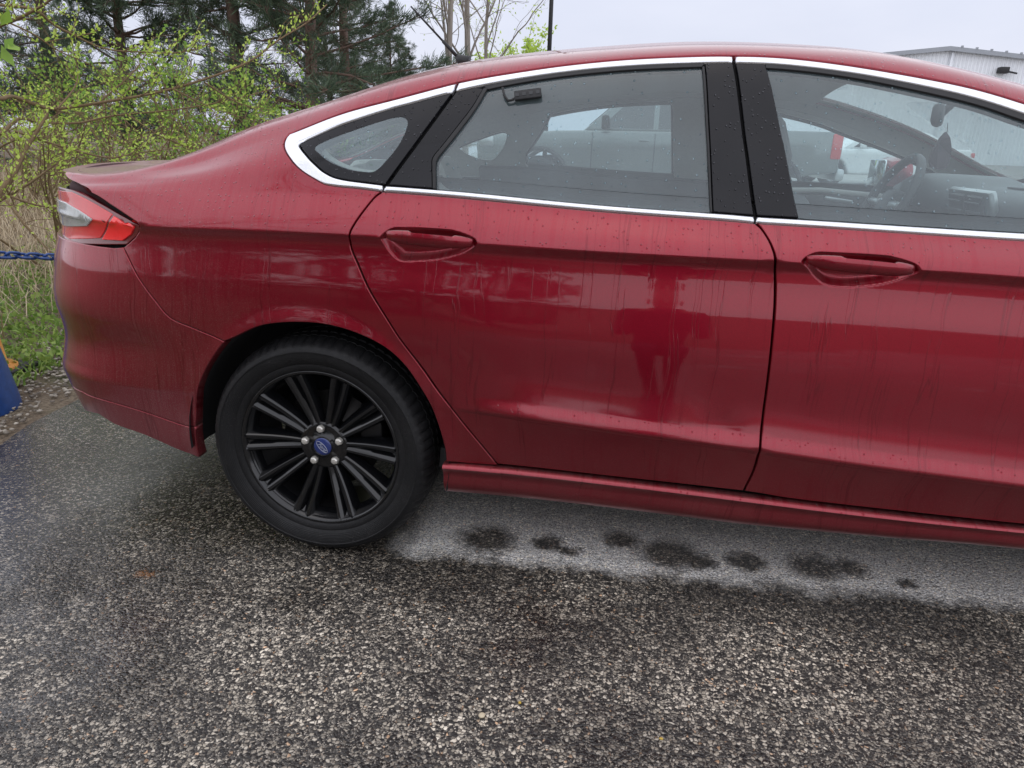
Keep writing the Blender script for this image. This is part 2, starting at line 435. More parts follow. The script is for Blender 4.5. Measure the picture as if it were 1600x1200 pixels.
def panel(name, outer, mat, parent, off=0.0, gap=.002, bev=.0028, bdepth=.0022, lip=.016, holes=(), fine=(), tilt=.75, mirror=False, rows=None, lip_hole=None, cups=True, thick=0.0):
    """sheet on the body surface inside an (s,v) outline, edges rounded and turned in"""
    rings = [outer]+[h[::-1] for h in holes]
    r2 = []; r1 = []; nd = []
    for R_ in rings:
        a, _ = inset(R_, gap+bev); b, n_ = inset(R_, gap); r2.append(a); r1.append(b); nd.append(n_)
    pts = [p for r in r2 for p in r]; edges = []; b0 = 0
    for r in r2:
        edges += [(b0+i, b0+(i+1) % len(r)) for i in range(len(r))]; b0 += len(r)
    mn, mx = r2[0].min(0), r2[0].max(0)
    gs = FINE_S[(FINE_S > mn[0]) & (FINE_S < mx[0])]; gv = (FINE_V if rows is None else rows); gv = gv[(gv > mn[1]) & (gv < mx[1])]
    cand = []
    if len(gs) and len(gv):
        a, b = np.meshgrid(gs, gv, indexing='ij'); cand.append(np.stack([a.ravel(), b.ravel()], 1))
    for (sa, sb, va, vb, st) in fine:
        a, b = np.meshgrid(np.arange(sa, sb, st), np.arange(va, vb, st), indexing='ij'); cand.append(np.stack([a.ravel(), b.ravel()], 1))
    if cand:
        c = np.concatenate(cand); sd_ = poly_sd(c, r2[0])
        for h in r2[1:]: sd_ = np.minimum(sd_, -poly_sd(c, h))
        c = c[sd_ > .004]
    else: c = np.zeros((0, 2))
    allp = np.concatenate([np.array(pts), c])
    v2, e2, f2, ov, oe, of = delaunay_2d_cdt([Vector(p) for p in allp], edges, [], 0, 1e-6)
    P2 = np.array([v[:] for v in v2]); T = np.array([f[:3] for f in f2 if len(f) == 3])
    cen = P2[T].mean(1); sd_ = poly_sd(cen, r2[0])
    for h in r2[1:]: sd_ = np.minimum(sd_, -poly_sd(cen, h))
    T = T[sd_ > 0]
    a = P2[T[:, 1]]-P2[T[:, 0]]; b = P2[T[:, 2]]-P2[T[:, 0]]; cr = a[:, 0]*b[:, 1]-a[:, 1]*b[:, 0]
    T = T[np.abs(cr) > 1e-12]; cr = cr[np.abs(cr) > 1e-12]
    T = np.where((cr < 0)[:, None], T[:, ::-1], T)
    o2i = {}
    for i, src in enumerate(ov):
        for q in src: o2i[q] = i
    V = [surf(P2[:, 0], P2[:, 1], off, cups)]; N = [surf_n(P2[:, 0], P2[:, 1], cups)]; F = [tuple(t) for t in T]
    base = len(P2); b0 = 0
    for r, q, n_ in zip(r2, r1, nd):
        n = len(r); i2 = [o2i[b0+i] for i in range(n)]; b0 += n
        nn = surf_n(q[:, 0], q[:, 1], cups); e = 1e-3
        ps = surf(q[:, 0], q[:, 1], 0, False); po = surf(q[:, 0]+n_[:, 0]*e, q[:, 1]+n_[:, 1]*e, 0, False)-ps
        po /= np.linalg.norm(po, axis=1)[:, None]+1e-12
        V.append(surf(q[:, 0], q[:, 1], off, cups)-nn*bdepth); m_ = nn*(1-tilt)+po*tilt; N.append(m_/np.linalg.norm(m_, axis=1)[:, None])
        V.append(surf(q[:, 0], q[:, 1], off, cups)-nn*(bdepth+lip)); N.append(po)
        for i in range(n):
            j = (i+1) % n
            F.append((i2[j], i2[i], base+i, base+j)); F.append((base+j, base+i, base+n+i, base+n+j))
        base += 2*n
    V = np.concatenate(V); N = np.concatenate(N)
    o = mesh_ob(name, V, F, mat, parent, True, N)
    if mirror:
        Vm = V.copy(); Vm[:, 1] = 2*YC-Vm[:, 1]; Nm = N.copy(); Nm[:, 1] *= -1
        mesh_ob(name, Vm, [f[::-1] for f in F], mat, mirror if not isinstance(mirror, bool) else parent, True, Nm)
    return o
# ------------------------------------------------------------------ car materials
def mat_paint():
    q = NM('ruby_red_paint'); co = q.coord(); x, y, z = q.xyz(co)
    # water runs: dark clean streaks washed through a thin dust film
    warp = q.noise(q.mapping(co, (1.2, 1, 3.0)), 1.6, 2, .5)
    xs = q.math('ADD', x, q.math('MULTIPLY', q.math('SUBTRACT', warp, .5), .05))
    cv = q.n('ShaderNodeCombineXYZ', {'X': xs, 'Y': 0.0, 'Z': q.math('MULTIPLY', z, .045)}).outputs[0]
    run1 = q.noise(cv, 26, 3, .55); run2 = q.noise(cv, 95, 2, .5)
    st = q.math('MULTIPLY', q.ramp(q.math('ABSOLUTE', q.math('SUBTRACT', run1, .56)), [(.004, 1), (.013, 0)]), q.ramp(q.noise(q.mapping(co, (5, 1, .8)), 2.2, 2, .5), [(.42, 0), (.52, 1)]))
    st2 = q.ramp(run2, [(.58, 0), (.66, .7)])
    lo = q.ramp(q.noise(q.mapping(co, (1, 1, .6)), 3.1, 3, .6), [(.35, .25), (.7, 1)])
    dust_low = q.ramp(q.math('MULTIPLY', q.math('SUBTRACT', 0.66, z), 2.6), [(0, 0), (1, 1)])
    rear = q.ramp(q.math('MULTIPLY', q.math('SUBTRACT', 0.15, x), 2.0), [(0, 0), (1, 1)])
    speck = q.ramp(q.noise(co, 560, 2, .7), [(.54, 0), (.72, 1)])
    speck2 = q.ramp(q.voro(co, 190), [(.06, 1), (.15, 0)])
    grime = q.math('MULTIPLY', speck, q.math('ADD', .016, q.math('ADD', q.math('MULTIPLY', dust_low, .12), q.math('MULTIPLY', rear, .17))))
    film = q.math('MULTIPLY', lo, q.math('ADD', .006, q.math('ADD', q.math('MULTIPLY', dust_low, .025), q.math('MULTIPLY', rear, .010))))
    spot = q.math('MULTIPLY', q.math('MULTIPLY', speck2, q.ramp(q.noise(co, 31, 2, .5), [(.5, 0), (.75, 1)])), q.math('ADD', .04, q.math('MULTIPLY', q.math('ADD', dust_low, rear), .09)))
    lightrun = q.math('MULTIPLY', q.math('MULTIPLY', q.ramp(q.noise(cv, 150, 3, .6), [(.52, 0), (.75, 1)]), rear), .05)
    d = q.math('ADD', q.math('ADD', q.math('ADD', grime, lightrun), film), spot, True)
    d = q.math('MULTIPLY', d, q.math('SUBTRACT', 1.0, q.math('MULTIPLY', q.math('MAXIMUM', st, st2), .85)))
    # fine scratches in arcs
    sc = q.noise(q.mapping(co, (14, 14, 160), rot=(0, .5, 0)), 3.0, 2, .5)
    scr = q.math('MULTIPLY', q.ramp(sc, [(.70, 0), (.74, 1)]), .05)
    fl = q.n('ShaderNodeTexVoronoi', {'Vector': co, 'Scale': 1500}).outputs['Color']
    fb = q.math('MULTIPLY', q.math('ADD', .82, q.math('MULTIPLY', q.xyz(fl)[0], .36)), q.math('SUBTRACT', 1.0, q.math('MULTIPLY', st, .22)))
    base = q.n('ShaderNodeVectorMath', {0: (.25, .0026, .016), 3: 1.0}, operation='SCALE'); q.put(base.inputs[3], fb)
    shf = q.ramp(q.xyz(q.n('ShaderNodeNewGeometry').outputs['Normal'])[2], [(.22, 0), (.42, 1)])
    d = q.math('ADD', d, q.math('MULTIPLY', q.math('MULTIPLY', q.math('MULTIPLY', shf, .5), q.math('SUBTRACT', 1.0, q.math('MAXIMUM', q.ramp(q.noise(cv, 60, 4, .65), [(.48, 0), (.60, 1)]), st))), .085), True)
    wetup = q.math('MULTIPLY', q.ramp(q.xyz(q.n('ShaderNodeNewGeometry').outputs['Normal'])[2], [(.80, 0), (.97, 1)]), q.ramp(z, [(.90, 0), (.95, .40)]))
    d = q.math('MAXIMUM', d, wetup)
    # rain drops standing on the up-facing shoulder
    drop = q.ramp(q.voro(q.mapping(co, (1, 1, .8)), 95, rnd=1.0), [(.10, 1), (.25, 0)])
    pick = q.ramp(q.xyz(q.n('ShaderNodeTexVoronoi', {'Vector': q.mapping(co, (1, 1, .8)), 'Scale': 95}).outputs['Color'])[1], [(.50, 0), (.54, 1)])
    nzv = q.xyz(q.n('ShaderNodeNewGeometry').outputs['Normal'])[2]
    upf = q.ramp(nzv, [(.24, 0), (.42, 1)])
    dm = q.math('MULTIPLY', q.math('MULTIPLY', drop, pick), upf)
    peel = q.noise(co, 160, 2, .5)
    bn = q.bump(q.math('ADD', q.math('ADD', q.math('MULTIPLY', dm, 1.0), q.math('MULTIPLY', st, .07)), q.math('MULTIPLY', peel, .003)), .9, .0035)
    und = q.bsdf(color=q.mix(q.math('MULTIPLY', dm, .65), base.outputs[0], (.05, .0, .004)), metal=.85, rough=.38, spec=.4, coat=1.0, coat_rough=q.math('ADD', .035, q.math('MULTIPLY', q.math('MAXIMUM', dust_low, q.math('MULTIPLY', rear, .2)), .18)), coat_ior=1.5, normal=q.bump(q.noise(co, 900, 1, .5), .04, .001), coat_normal=bn)
    dst = q.bsdf(color=(.40, .29, .27), rough=.85, spec=.2)
    return q.done(q.n('ShaderNodeMixShader', {0: d, 1: und, 2: dst}).outputs[0])
def drops_bump(q, co, scale=150, thr=.70, strength=.9, dist=.002, upper=None):
    v = q.n('ShaderNodeTexVoronoi', {'Vector': co, 'Scale': scale})
    dm = q.math('MULTIPLY', q.ramp(v.outputs['Distance'], [(.10, 1), (.25, 0)]), q.ramp(q.xyz(v.outputs['Color'])[0], [(thr, 0), (thr+.03, 1)]))
    return dm, q.bump(dm, strength, dist)
def mat_gloss_black(name='gloss_black_trim', drops=True):
    q = NM(name); co = q.coord(); dm, b = drops_bump(q, q.mapping(co, (1, 1, .75)), 100, .42, 1.0, .005)
    du = q.ramp(q.noise(co, 9, 4, .6), [(.3, 0), (.8, 1)])
    k = dict(color=q.mix(q.math('MULTIPLY', dm, .7), q.mix(q.math('MULTIPLY', du, .5), (.007, .007, .009), (.018, .0175, .020)), (.10, .10, .115)), rough=q.mixf(du, .08, .16), spec=.30, coat=0.0)  # drops coloured paler as painted glints
    if drops: k['normal'] = b
    return q.done(q.bsdf(**k))
def mat_glass(name, tint, film=.05, drops=True):
    q = NM(name); co = q.coord()
    dm, b = drops_bump(q, q.mapping(co, (1, 1, .8)), 85, .58, 1.0, .004)
    tr = q.n('ShaderNodeBsdfTransparent', {'Color': tint}).outputs[0]
    gl = q.n('ShaderNodeBsdfGlossy', {'Color': (1, 1, 1), 'Roughness': .015, 'Normal': b} if drops else {'Color': (1, 1, 1), 'Roughness': .015}).outputs[0]
    bf = q.n('ShaderNodeNewGeometry').outputs['Backfacing']
    fr = q.n('ShaderNodeFresnel', {'IOR': q.mixf(bf, 1.52, 1/1.52)}).outputs[0]
    fr = q.math('MULTIPLY', fr, 1.6, True)
    a = q.n('ShaderNodeMixShader', {0: fr, 1: tr, 2: gl}).outputs[0]
    if film:  # pale diffuse film: glass haze with the reflected sky painted in
        sp = q.ramp(q.noise(q.mapping(co, (1, 1, .5)), 6, 5, .65), [(.25, film*.6), (.75, film*1.4)])
        spots = q.math('MULTIPLY', q.ramp(q.voro(co, 260), [(.05, 1), (.12, 0)]), q.math('MULTIPLY', q.ramp(q.noise(co, 14, 2, .5), [(.5, 0), (.7, 1)]), .35))
        f = q.math('ADD', q.math('ADD', sp, spots), q.math('MULTIPLY', dm, .30) if drops else 0.0, True)
        df = q.n('ShaderNodeAddShader', {0: q.n('ShaderNodeBsdfDiffuse', {'Color': (.46, .60, .65)}).outputs[0], 1: q.n('ShaderNodeBsdfTranslucent', {'Color': (.16, .18, .19)}).outputs[0]}).outputs[0]
        a = q.n('ShaderNodeMixShader', {0: f, 1: a, 2: df}).outputs[0]
    return q.done(a)
M = {}
M['paint'] = mat_paint()
M['piano'] = mat_gloss_black()
M['rubber'] = simple('black_rubber_seal', (.012, .012, .013), .55, noise=.3, nscale=60)
M['liner'] = simple('wheel_well_liner', (.008, .008, .009), .85, noise=.5, nscale=50)
M['shell'] = simple('dark_inner_body', (.006, .006, .006), .9, noise=.3)
def mat_chrome():
    q = NM('satin_bright_trim'); co = q.coord()
    f = q.noise(q.mapping(co, (3, 3, 60)), 6, 4, .6)
    return q.done(q.bsdf(color=q.mix(f, (.70, .71, .74), (.86, .87, .90)), metal=.9, rough=q.ramp(f, [(.3, .16), (.7, .30)])))
M['chrome'] = mat_chrome()
M['glass'] = mat_glass('side_window_glass', (.78, .90, .90), .11)
M['glass_quarter'] = mat_glass('quarter_window_glass', (.80, .92, .90), .20)  # stronger pale film stands in for light inside the quarter window
M['glass_plain'] = mat_glass('clear_car_glass', (.82, .92, .90), .05, False)
M['frit'] = mat_gloss_black('black_glass_border', True)
M['trim_grey'] = simple('grey_interior_plastic', (.115, .12, .125), .6, noise=.15, nscale=30, bump=.05)
M['trim_light'] = simple('pale_interior_fabric', (.42, .41, .39), .8, noise=.12, nscale=90, bump=.05)
M['seat'] = simple('grey_seat_cloth', (.10, .105, .11), .85, noise=.25, nscale=200, bump=.1)
M['dash'] = simple('charcoal_dash_plastic', (.035, .037, .04), .55, noise=.2, nscale=150, bump=.06)
M['silver'] = simple('silver_plastic_trim', (.45, .46, .47), .3, .7, noise=.1)

car = thing('red_sedan', 'dirty ruby red four-door sedan with black wheel and bright window trim, wet with rain', 'car', (0, 0, 0))
for i in (0, 1):
    cup_px = [[(594,370),(597.5,378),(610,394),(625,407),(647,408),(685,405),(722,396),(741,386),(745,379),(738,371),(715,362),(690,358),(640,356),(612,357)],
              [(1253,408),(1262,420),(1275,434),(1290,444),(1316,448.5),(1350,447),(1385,442),(1424,431),(1438,423),(1430,412),(1400,402),(1375,398),(1300,394),(1272,395)]][i]
    P = surf(*SV(*cup_px).T, 0, False); CUPS.append((catmull(P[:, [0, 2]], 5, True), .024))
DENTS += [(1.06, .520, .05, .0045), (.93, .56, .09, -.0025), (.52, .53, .05, .002)]

# ------------------------------------------------------------------ outlines (pixels of the photograph -> body surface)
gap_rear = catmull(SV((597,299),(585,308),(570,326),(555,347),(547,362),(546,374),(550,392),(562,420),(593,480),(623,527.5),(651,564),(677.5,601),(720,657),(777,726)), 5)
gap_b = catmull(SV((1180,348),(1190,357),(1199,370),(1208,389),(1211.5,410),(1210.5,479),(1201,583),(1191,661),(1187,706),(1177,737),(1162,768)), 5)
door_low = catmull(SV((777,726),(940,743.6),(1162,768.5),(1240,780.5),(1420,801),(1596,819.5)), 5)
arch = catmull(SV((350,533.5),(363,528.5),(404.5,510),(452,504),(503,506.5),(553,519.5),(601,543),(642,584.5),(674,638),(693,695),(696.6,722)), 5)
arch_low = catmull(SV((311,716),(306.5,690),(306,667),(309.5,607),(332,559),(350,533.5)), 5)
bump_gap = catmull(SV((192,386),(205,413),(220,440),(240,467),(265,496),(300,512),(350,533.5)), 5)
valance = catmull(SV((306,667),(287,664.5),(250,652),(180,630),(135,616)), 5)
bump_low = catmull(SV((311,716),(275,702),(225,680),(180,664)), 5)
chr_out_low_q = catmull(SV((597,299),(560,294),(520,290),(499,283.5),(472,267),(452,246),(443.5,230),(445,218),(452,209)), 5)
chr_out_top = catmull(SV((452,209),(520,182),(610,156),(715,128.5)), 5)
chr_out_top2 = catmull(SV((715,128.5),(800,113),(880,101.5),(1000,90.5),(1100,86.5),(1147,86.5)), 5)
chr_out_top3 = catmull(SV((1147,86.5),(1250,91.5),(1350,104.5),(1450,122),(1530,139.5),(1598,160)), 5)
chr_in_top = catmull(SV((470,221),(520,199),(550,188),(610,169),(640,161),(707,143)), 5)
chr_in_top2 = catmull(SV((711,142),(800,124),(880,112),(1000,101),(1100,97),(1145,96.5)), 5)
chr_in_top3 = catmull(SV((1150,97),(1250,102.5),(1350,116),(1450,135),(1540,157),(1598,176)), 5)
chr_in_low_q = catmull(SV((470,221),(467,226),(474,237),(490,255),(508,270),(535,280),(599,288.5)), 5)
chr_in_low2 = catmull(SV((602,289),(682,294.5),(880,313),(1110,330.5),(1179,336)), 5)
chr_out_low2 = catmull(SV((597,299),(680,305),(880,324),(1110,342),(1180,348)), 5)
chr_in_low3 = catmull(SV((1182,336.5),(1300,343.5),(1450,353),(1598,362)), 5)
chr_out_low3 = catmull(SV((1180,348),(1300,355.5),(1450,365.5),(1598,375)), 5)
def svl(s0, v0, s1, v1, n=24): return np.stack([np.linspace(s0, s1, n), np.linspace(v0, v1, n)], 1)
def bridge(a, sv_list): return catmull(np.concatenate([a[-1:], np.array(sv_list)]), 5)
# forward of the frame
S_A = 2.18                                             # where side glass meets the belt at the mirror
top_f = bridge(chr_out_top3, [(1.85, V_RAIL-.003), (2.05, V_RAIL-.006), (S_A+.08, V_RAIL-.012)])
s_tip = px2sv(112, 276)
# ------------------------------------------------------------------ painted panels
top_edge = svl(S_A+.08, V_TOP, px2sv(104, 268)[0], V_TOP, 120)
s_edge = SV((101,271),(118,284),(142,301),(170,319),(200,339),(214,349))
lamp_tip = SV((217.5,355),(216,362),(210,371),(200,380),(192,386))
quarter = ring_of(gap_rear[::-1], chr_out_low_q, chr_out_top, chr_out_top2, chr_out_top3, top_f, top_edge, s_edge, lamp_tip, bump_gap, arch, SV((730,725),(777,728)))
panel('quarter_panel', quarter, M['paint'], car, lip=.022, mirror=True, gap=.0015, fine=[])
rear_door_o = ring_of(gap_rear, door_low[(door_low[:, 0] < gap_b[-1, 0])], gap_b[::-1], chr_out_low2[::-1])
cupA = SV(*[(590,352),(750,412)]); cupB = SV(*[(1248,390),(1442,452)])
def fbox(c, st=.0028, pad=.012): return (c[:, 0].min()-pad, c[:, 0].max()+pad, c[:, 1].min()-pad, c[:, 1].max()+pad, st)
rear_door = panel('rear_door', rear_door_o, M['paint'], car, lip=.02, mirror=True, fine=[fbox(cupA)])
S_F = 2.16
fd_low = np.concatenate([door_low[door_low[:, 0] > gap_b[-1, 0]], svl(door_low[-1, 0]+.03, door_low[-1, 1], S_F-.02, V_SILL+.004)])
fd_front = catmull(np.array([(S_F-.02, V_SILL+.004), (S_F+.06, .5), (S_F+.09, .75), (S_F+.06, V_BELT-.004)]), 8)
fd_top = np.concatenate([svl(S_F+.06, V_BELT-.004, chr_out_low3[-1, 0]+.04, chr_out_low3[-1, 1]), chr_out_low3[::-1]])
front_door_o = ring_of(gap_b, fd_low, fd_front, fd_top)
front_door = panel('front_door', front_door_o, M['paint'], car, lip=.02, mirror=True, fine=[fbox(cupB)])
# fender and front bumper (past the frame)
arch_f = np.array([[2.85+.372*math.cos(a), 0] for a in np.linspace(math.pi*1.03, 0-.03*math.pi, 40)])
def v_of_z(s, z):
    vv = np.linspace(0, KV[-1], 700); zz = oz(np.full(700, s), vv)[1]; return float(np.interp(z, zz, vv))
arch_f = np.array([(a_s, v_of_z(a_s, .335+.372*math.sin(a))) for a, a_s in [(a, float(s_of_x(2.85+.372*math.cos(a)))) for a in np.linspace(math.pi*1.06, -.06*math.pi, 40)]])
fender = ring_of(fd_front, np.array([(S_F+.06, V_BELT), (S_A+.08, V_RAIL-.012), (S_A+.08, V_TOP)]), svl(S_A+.1, V_TOP, 3.5, V_TOP, 40), svl(3.5, V_TOP-.01, 3.42, .50), arch_f[::-1], svl(arch_f[0, 0]-.01, arch_f[0, 1], S_F-.01, V_SILL))
panel('front_fender', fender, M['paint'], car, mirror=True, lip=.02)
nose = ring_of(svl(3.42, .50, 3.5, V_TOP-.02), svl(3.5, V_TOP-.02, S1-.002, V_TOP-.02, 30), svl(S1-.002, V_TOP-.03, S1-.002, .06), svl(S1-.01, .06, arch_f[-1, 0]+.005, .10), arch_f[-8:][::-1], np.array([(3.42, .5)]))
panel('front_bumper', nose, M['paint'], car, mirror=True, lip=.02)
# rear bumper with its lower valance
v_l = float(SV((150,384))[0, 1])
bump_up = ring_of(bump_gap, arch_low[::-1][:-8] if False else arch_low[arch_low[:, 1] > valance[0, 1]][::-1], valance, svl(valance[-1, 0]-.02, valance[-1, 1]+.004, S0+.002, .235, 30), svl(S0+.002, .24, S0+.002, v_l, 10), svl(S0+.002, v_l, -.62, v_l, 20), np.array([(-.56, v_l+.001)]))
panel('rear_bumper', bump_up, M['paint'], car, mirror=True, lip=.03, gap=.001)
bump_lo = ring_of(valance[::-1], arch_low[arch_low[:, 1] < valance[0, 1]][::-1], bump_low, svl(bump_low[-1, 0]-.06, bump_low[-1, 1]+.025, -1.05, .175, 12), svl(-1.08, .18, S0+.002, .18, 12), svl(S0+.002, .18, S0+.002, .235, 4), svl(S0+.002, .235, valance[-1, 0]-.02, valance[-1, 1]+.004, 30))
panel('bumper_valance', bump_lo, M['paint'], car, mirror=True, lip=.03, gap=.001)
# recess behind the lamp, coloured dark for the overhang's shade, and lamp itself
recess = ring_of(SV((224,338)), np.array([(-.60, V_BELT+.06), (-.80, V_TOP-.004), (S0+.002, V_TOP-.004), (S0+.002, v_l-.02)]), svl(S0+.002, v_l-.02, -.6, v_l-.02), SV((192,391),(226,360)))
M['recess_shade'] = simple('shade_toned_red_recess', (.035, .003, .006), .8)
panel('lamp_recess', recess, M['recess_shade'], car, off=.042, lip=.01, gap=0, mirror=True)
# ------------------------------------------------------------------ side window surround
quarter_strip = ring_of(chr_out_low_q, chr_out_top, chr_in_top[::-1], chr_in_low_q)
CH = dict(off=-.004, gap=.0020, bev=.006, bdepth=.0045, lip=.012, tilt=.62, rows=np.zeros(0))
panel('window_trim', quarter_strip, M['chrome'], car, mirror=True, **CH)
panel('window_trim', ring_of(chr_out_top2, chr_in_top2[::-1]), M['chrome'], rear_door, mirror=True, **CH)
panel('window_trim', ring_of(chr_out_low2, chr_in_low2[::-1]), M['chrome'], rear_door, mirror=True, **CH)
in_top_f = np.concatenate([chr_in_top3, bridge(chr_in_top3, [(1.85, V_RAIL-.040), (2.05, V_RAIL-.055), (S_A, V_RAIL-.12)])[1:]])
in_low_f = np.concatenate([chr_in_low3, svl(chr_in_low3[-1, 0]+.05, chr_in_low3[-1, 1], S_A, V_BELT+.02)])
out_low_f = np.concatenate([chr_out_low3, svl(chr_out_low3[-1, 0]+.05, chr_out_low3[-1, 1], S_A, V_BELT-.002)])
panel('window_trim', ring_of(np.concatenate([chr_out_top3, top_f]), in_top_f[::-1], np.array([]).reshape(0, 2)), M['chrome'], front_door, mirror=True, **CH)
panel('window_trim', ring_of(out_low_f, in_low_f[::-1]), M['chrome'], front_door, mirror=True, **CH)
# black seals, pillar covers and panes (slightly inside the bright trim)
BK = dict(off=.004, gap=.0008, bev=.002, bdepth=.0015, lip=.012)
dgap = SV((711,141),(660,210),(604,288.5))             # cut between quarter glass and rear door
qg_in = catmull(SV((480,222),(530,205),(600,180),(695,152)), 5)
qg_out = ring_of(chr_in_top, SV((707,143),(658,209),(601,288)), chr_in_low_q[::-1])
qglass_hole = ring_of(catmull(SV((496,229),(520,217),(560,203),(600,190),(622,185.5),(631,191),(628,205),(616,228),(598,250),(585,263),(574,266),(545,262),(520,252),(503,239)), 4, True))
qglass_hole = ring_of(inset(qglass_hole, -.006)[0])
panel('quarter_glass_border', qg_out, M['frit'], car, off=.004, gap=.001, bev=.003, bdepth=.002, lip=.008, holes=[qglass_hole], mirror=True)
panel('quarter_glass', qglass_hole, M['glass_quarter'], car, off=.0055, gap=-.006, bev=.001, bdepth=0, lip=.001, mirror=True)
appl = ring_of(SV((713,142),(664,209),(606,288.5)), SV((640,291.5),(675,294)), catmull(SV((675,294),(674.5,262),(676,246),(690,228),(716,195),(738,166),(755,138)), 5), SV((740,135.5),(713,142)))
panel('pillar_cover', appl, M['piano'], rear_door, mirror=True, **BK)
glass_l = catmull(SV((681,294.5),(680.5,262),(683,248),(696,231),(722,198),(745,166),(762,137)), 5)
seal_l = ring_of(catmull(SV((675.5,294),(675,262),(676.5,246),(690.5,228),(716.5,195),(738.5,166),(755.5,137)), 5), glass_l[::-1])
panel('window_seal', seal_l, M['rubber'], rear_door, mirror=True, off=.001, gap=.0002, bev=.0012, bdepth=.001, lip=.012)
g_top = catmull(SV((762,139.5),(800,131.5),(880,119),(1000,108),(1097,104)), 5)
seal_t = ring_of(catmull(SV((755,134.5),(800,125),(880,112.5),(1000,101.5),(1102,97)), 5), g_top[::-1])
panel('window_seal', seal_t, M['rubber'], rear_door, mirror=True, off=.002, gap=.0002, bev=.0012, bdepth=.001, lip=.012)
g_right = SV((1097,104),(1110,330.5))
panel('rear_window', ring_of(g_top, g_right, catmull(SV((1110,330.5),(880,313),(681,294.5)), 5), glass_l), M['glass'], rear_door, off=.010, gap=-.004, bev=.001, bdepth=0, lip=.001, mirror=True)
panel('window_seal', ring_of(g_right, SV((1113.5,331),(1101,103))), M['rubber'], rear_door, mirror=True, off=.002, gap=.0002, bev=.0012, bdepth=.001, lip=.012)
panel('pillar_cover', ring_of(SV((1102,103),(1114.5,331)), SV((1140,333),(1178.5,336)), SV((1162.5,220),(1145,97)), SV((1120,97.5),(1102,98))), M['piano'], rear_door, mirror=True, **BK)
panel('pillar_cover', ring_of(SV((1149.5,97.5),(1166,220),(1183,336.5)), SV((1220,338.5),(1249,340)), SV((1225,222),(1196,99)), SV((1180,98.5))), M['piano'], front_door, mirror=True, **BK)
gf_top = catmull(np.concatenate([SV((1197,106),(1250,110),(1350,124),(1450,144.5),(1540,167),(1598,187)), np.array([(1.85, V_RAIL-.075), (2.05, V_RAIL-.10), (S_A-.04, V_RAIL-.17)])]), 5)
panel('window_seal', ring_of(np.concatenate([SV((1196,99.5)), in_top_f[in_top_f[:, 0] > px2sv(1200, 103)[0]]]), gf_top[::-1]), M['rubber'], front_door, mirror=True, off=.002, gap=.0002, bev=.0012, bdepth=.001, lip=.012)
panel('front_window', ring_of(gf_top, in_low_f[in_low_f[:, 0] > px2sv(1252, 341)[0]][::-1], SV((1250,340),(1226,222),(1197,106))), M['glass'], front_door, off=.010, gap=-.003, bev=.001, bdepth=0, lip=.001, mirror=True)

# ------------------------------------------------------------------ sill / rocker panel
def rocker():
    s = np.concatenate([np.linspace(.36, 2.45, 160)])
    s_in = s
    prof = [(.0, .030), (.001, .004), (-.006, -.003), (-.011, -.0045), (-.020, .002), (-.034, .010), (-.046, .0115), (-.062, .010), (-.085, .017), (-.105, .030), (-.112, .040), (-.112, .30)]
    V = []; 
    zs = gi(zs_g, s)-.0045; x, y, tx, ty = cplan(s)
    for dz, o in prof:
        sh = np.where(s < .53, .0, 0)
        V.append(np.stack([x-ty*o, y+tx*o, zs+dz*np.interp(s, [.36, .55, 1.15, 1.7], [.88, .88, .86, .66])], 1))
    V = np.array(V); K, n = V.shape[:2]; F = []
    for k in range(K-1):
        for i in range(n-1): F.append((k*n+i, k*n+i+1, (k+1)*n+i+1, (k+1)*n+i))
    F = [f[::-1] for f in F]
    return V, F
Vr, Fr = rocker(); Kr, nr_ = Vr.shape[:2]
# rear end follows the wheel arch; cut in two at the short fairing seam
s_r = np.linspace(.36, 2.45, 160)
cut = np.searchsorted(s_r, float(SV((780,735))[0, 0]))
def strip(i0, i1, name, dy=0.0):
    A_ = Vr[:, i0:i1].copy(); A_[:, :, 1] += dy; K, n = A_.shape[:2]
    F = []
    for k in range(K-1):
        for i in range(n-1): F.append((k*n+i, (k+1)*n+i, (k+1)*n+i+1, k*n+i+1))
    F.append(tuple(k*n for k in range(K))); F.append(tuple(k*n+n-1 for k in range(K))[::-1])
    for mir in (0, 1):
        B = A_.reshape(-1, 3).copy()
        if mir: B[:, 1] = 2*YC-B[:, 1]
        o = mesh_ob(name, B, [f[::-1] for f in F] if mir else F, M['paint'], car); o.data.set_sharp_from_angle(angle=math.radians(50))
strip(0, cut+1, 'sill_fairing', .0); strip(cut, len(s_r), 'rocker_panel', .0015)

# ------------------------------------------------------------------ roof, rear glass, boot lid, windscreen, bonnet
te = surf(np.linspace(S0+.001, S1-.001, 900), np.full(900, V_TOP))
te = te[np.argsort(te[:, 0])]
def top_edge_at(x): return np.interp(x, te[:, 0], te[:, 1]), np.interp(x, te[:, 0], te[:, 2])
def crown(x):
    return np.interp(x, [-1.1, -.7, -.45, 0, .4, 1.2, 1.7, 2.3, 2.6, 3.2, 3.7], [.002, .006, .03, .055, .055, .05, .05, .05, .045, .05, .05])
def cap(name, x0, x1, mat, nx=40, ny=40, off=0.0, y_in=0.0, parent=car):
    xs = np.linspace(x0, x1, nx); V = []
    for x in xs:
        ye, ze = top_edge_at(x); ye += y_in; w = np.linspace(0, 1, ny); y = ye+(2*(YC-ye))*w
        t = 1-np.abs(2*w-1); h = crown(x)
        V.append(np.stack([np.full(ny, x), y, ze-off+h*(1-(1-t)**2.3)], 1))
    V = np.array(V).reshape(-1, 3); F = [(i*ny+j, (i+1)*ny+j, (i+1)*ny+j+1, i*ny+j+1) for i in range(nx-1) for j in range(ny-1)]
    return mesh_ob(name, V, F, mat, parent)
cap('roof', .12, 1.42, M['paint']); 
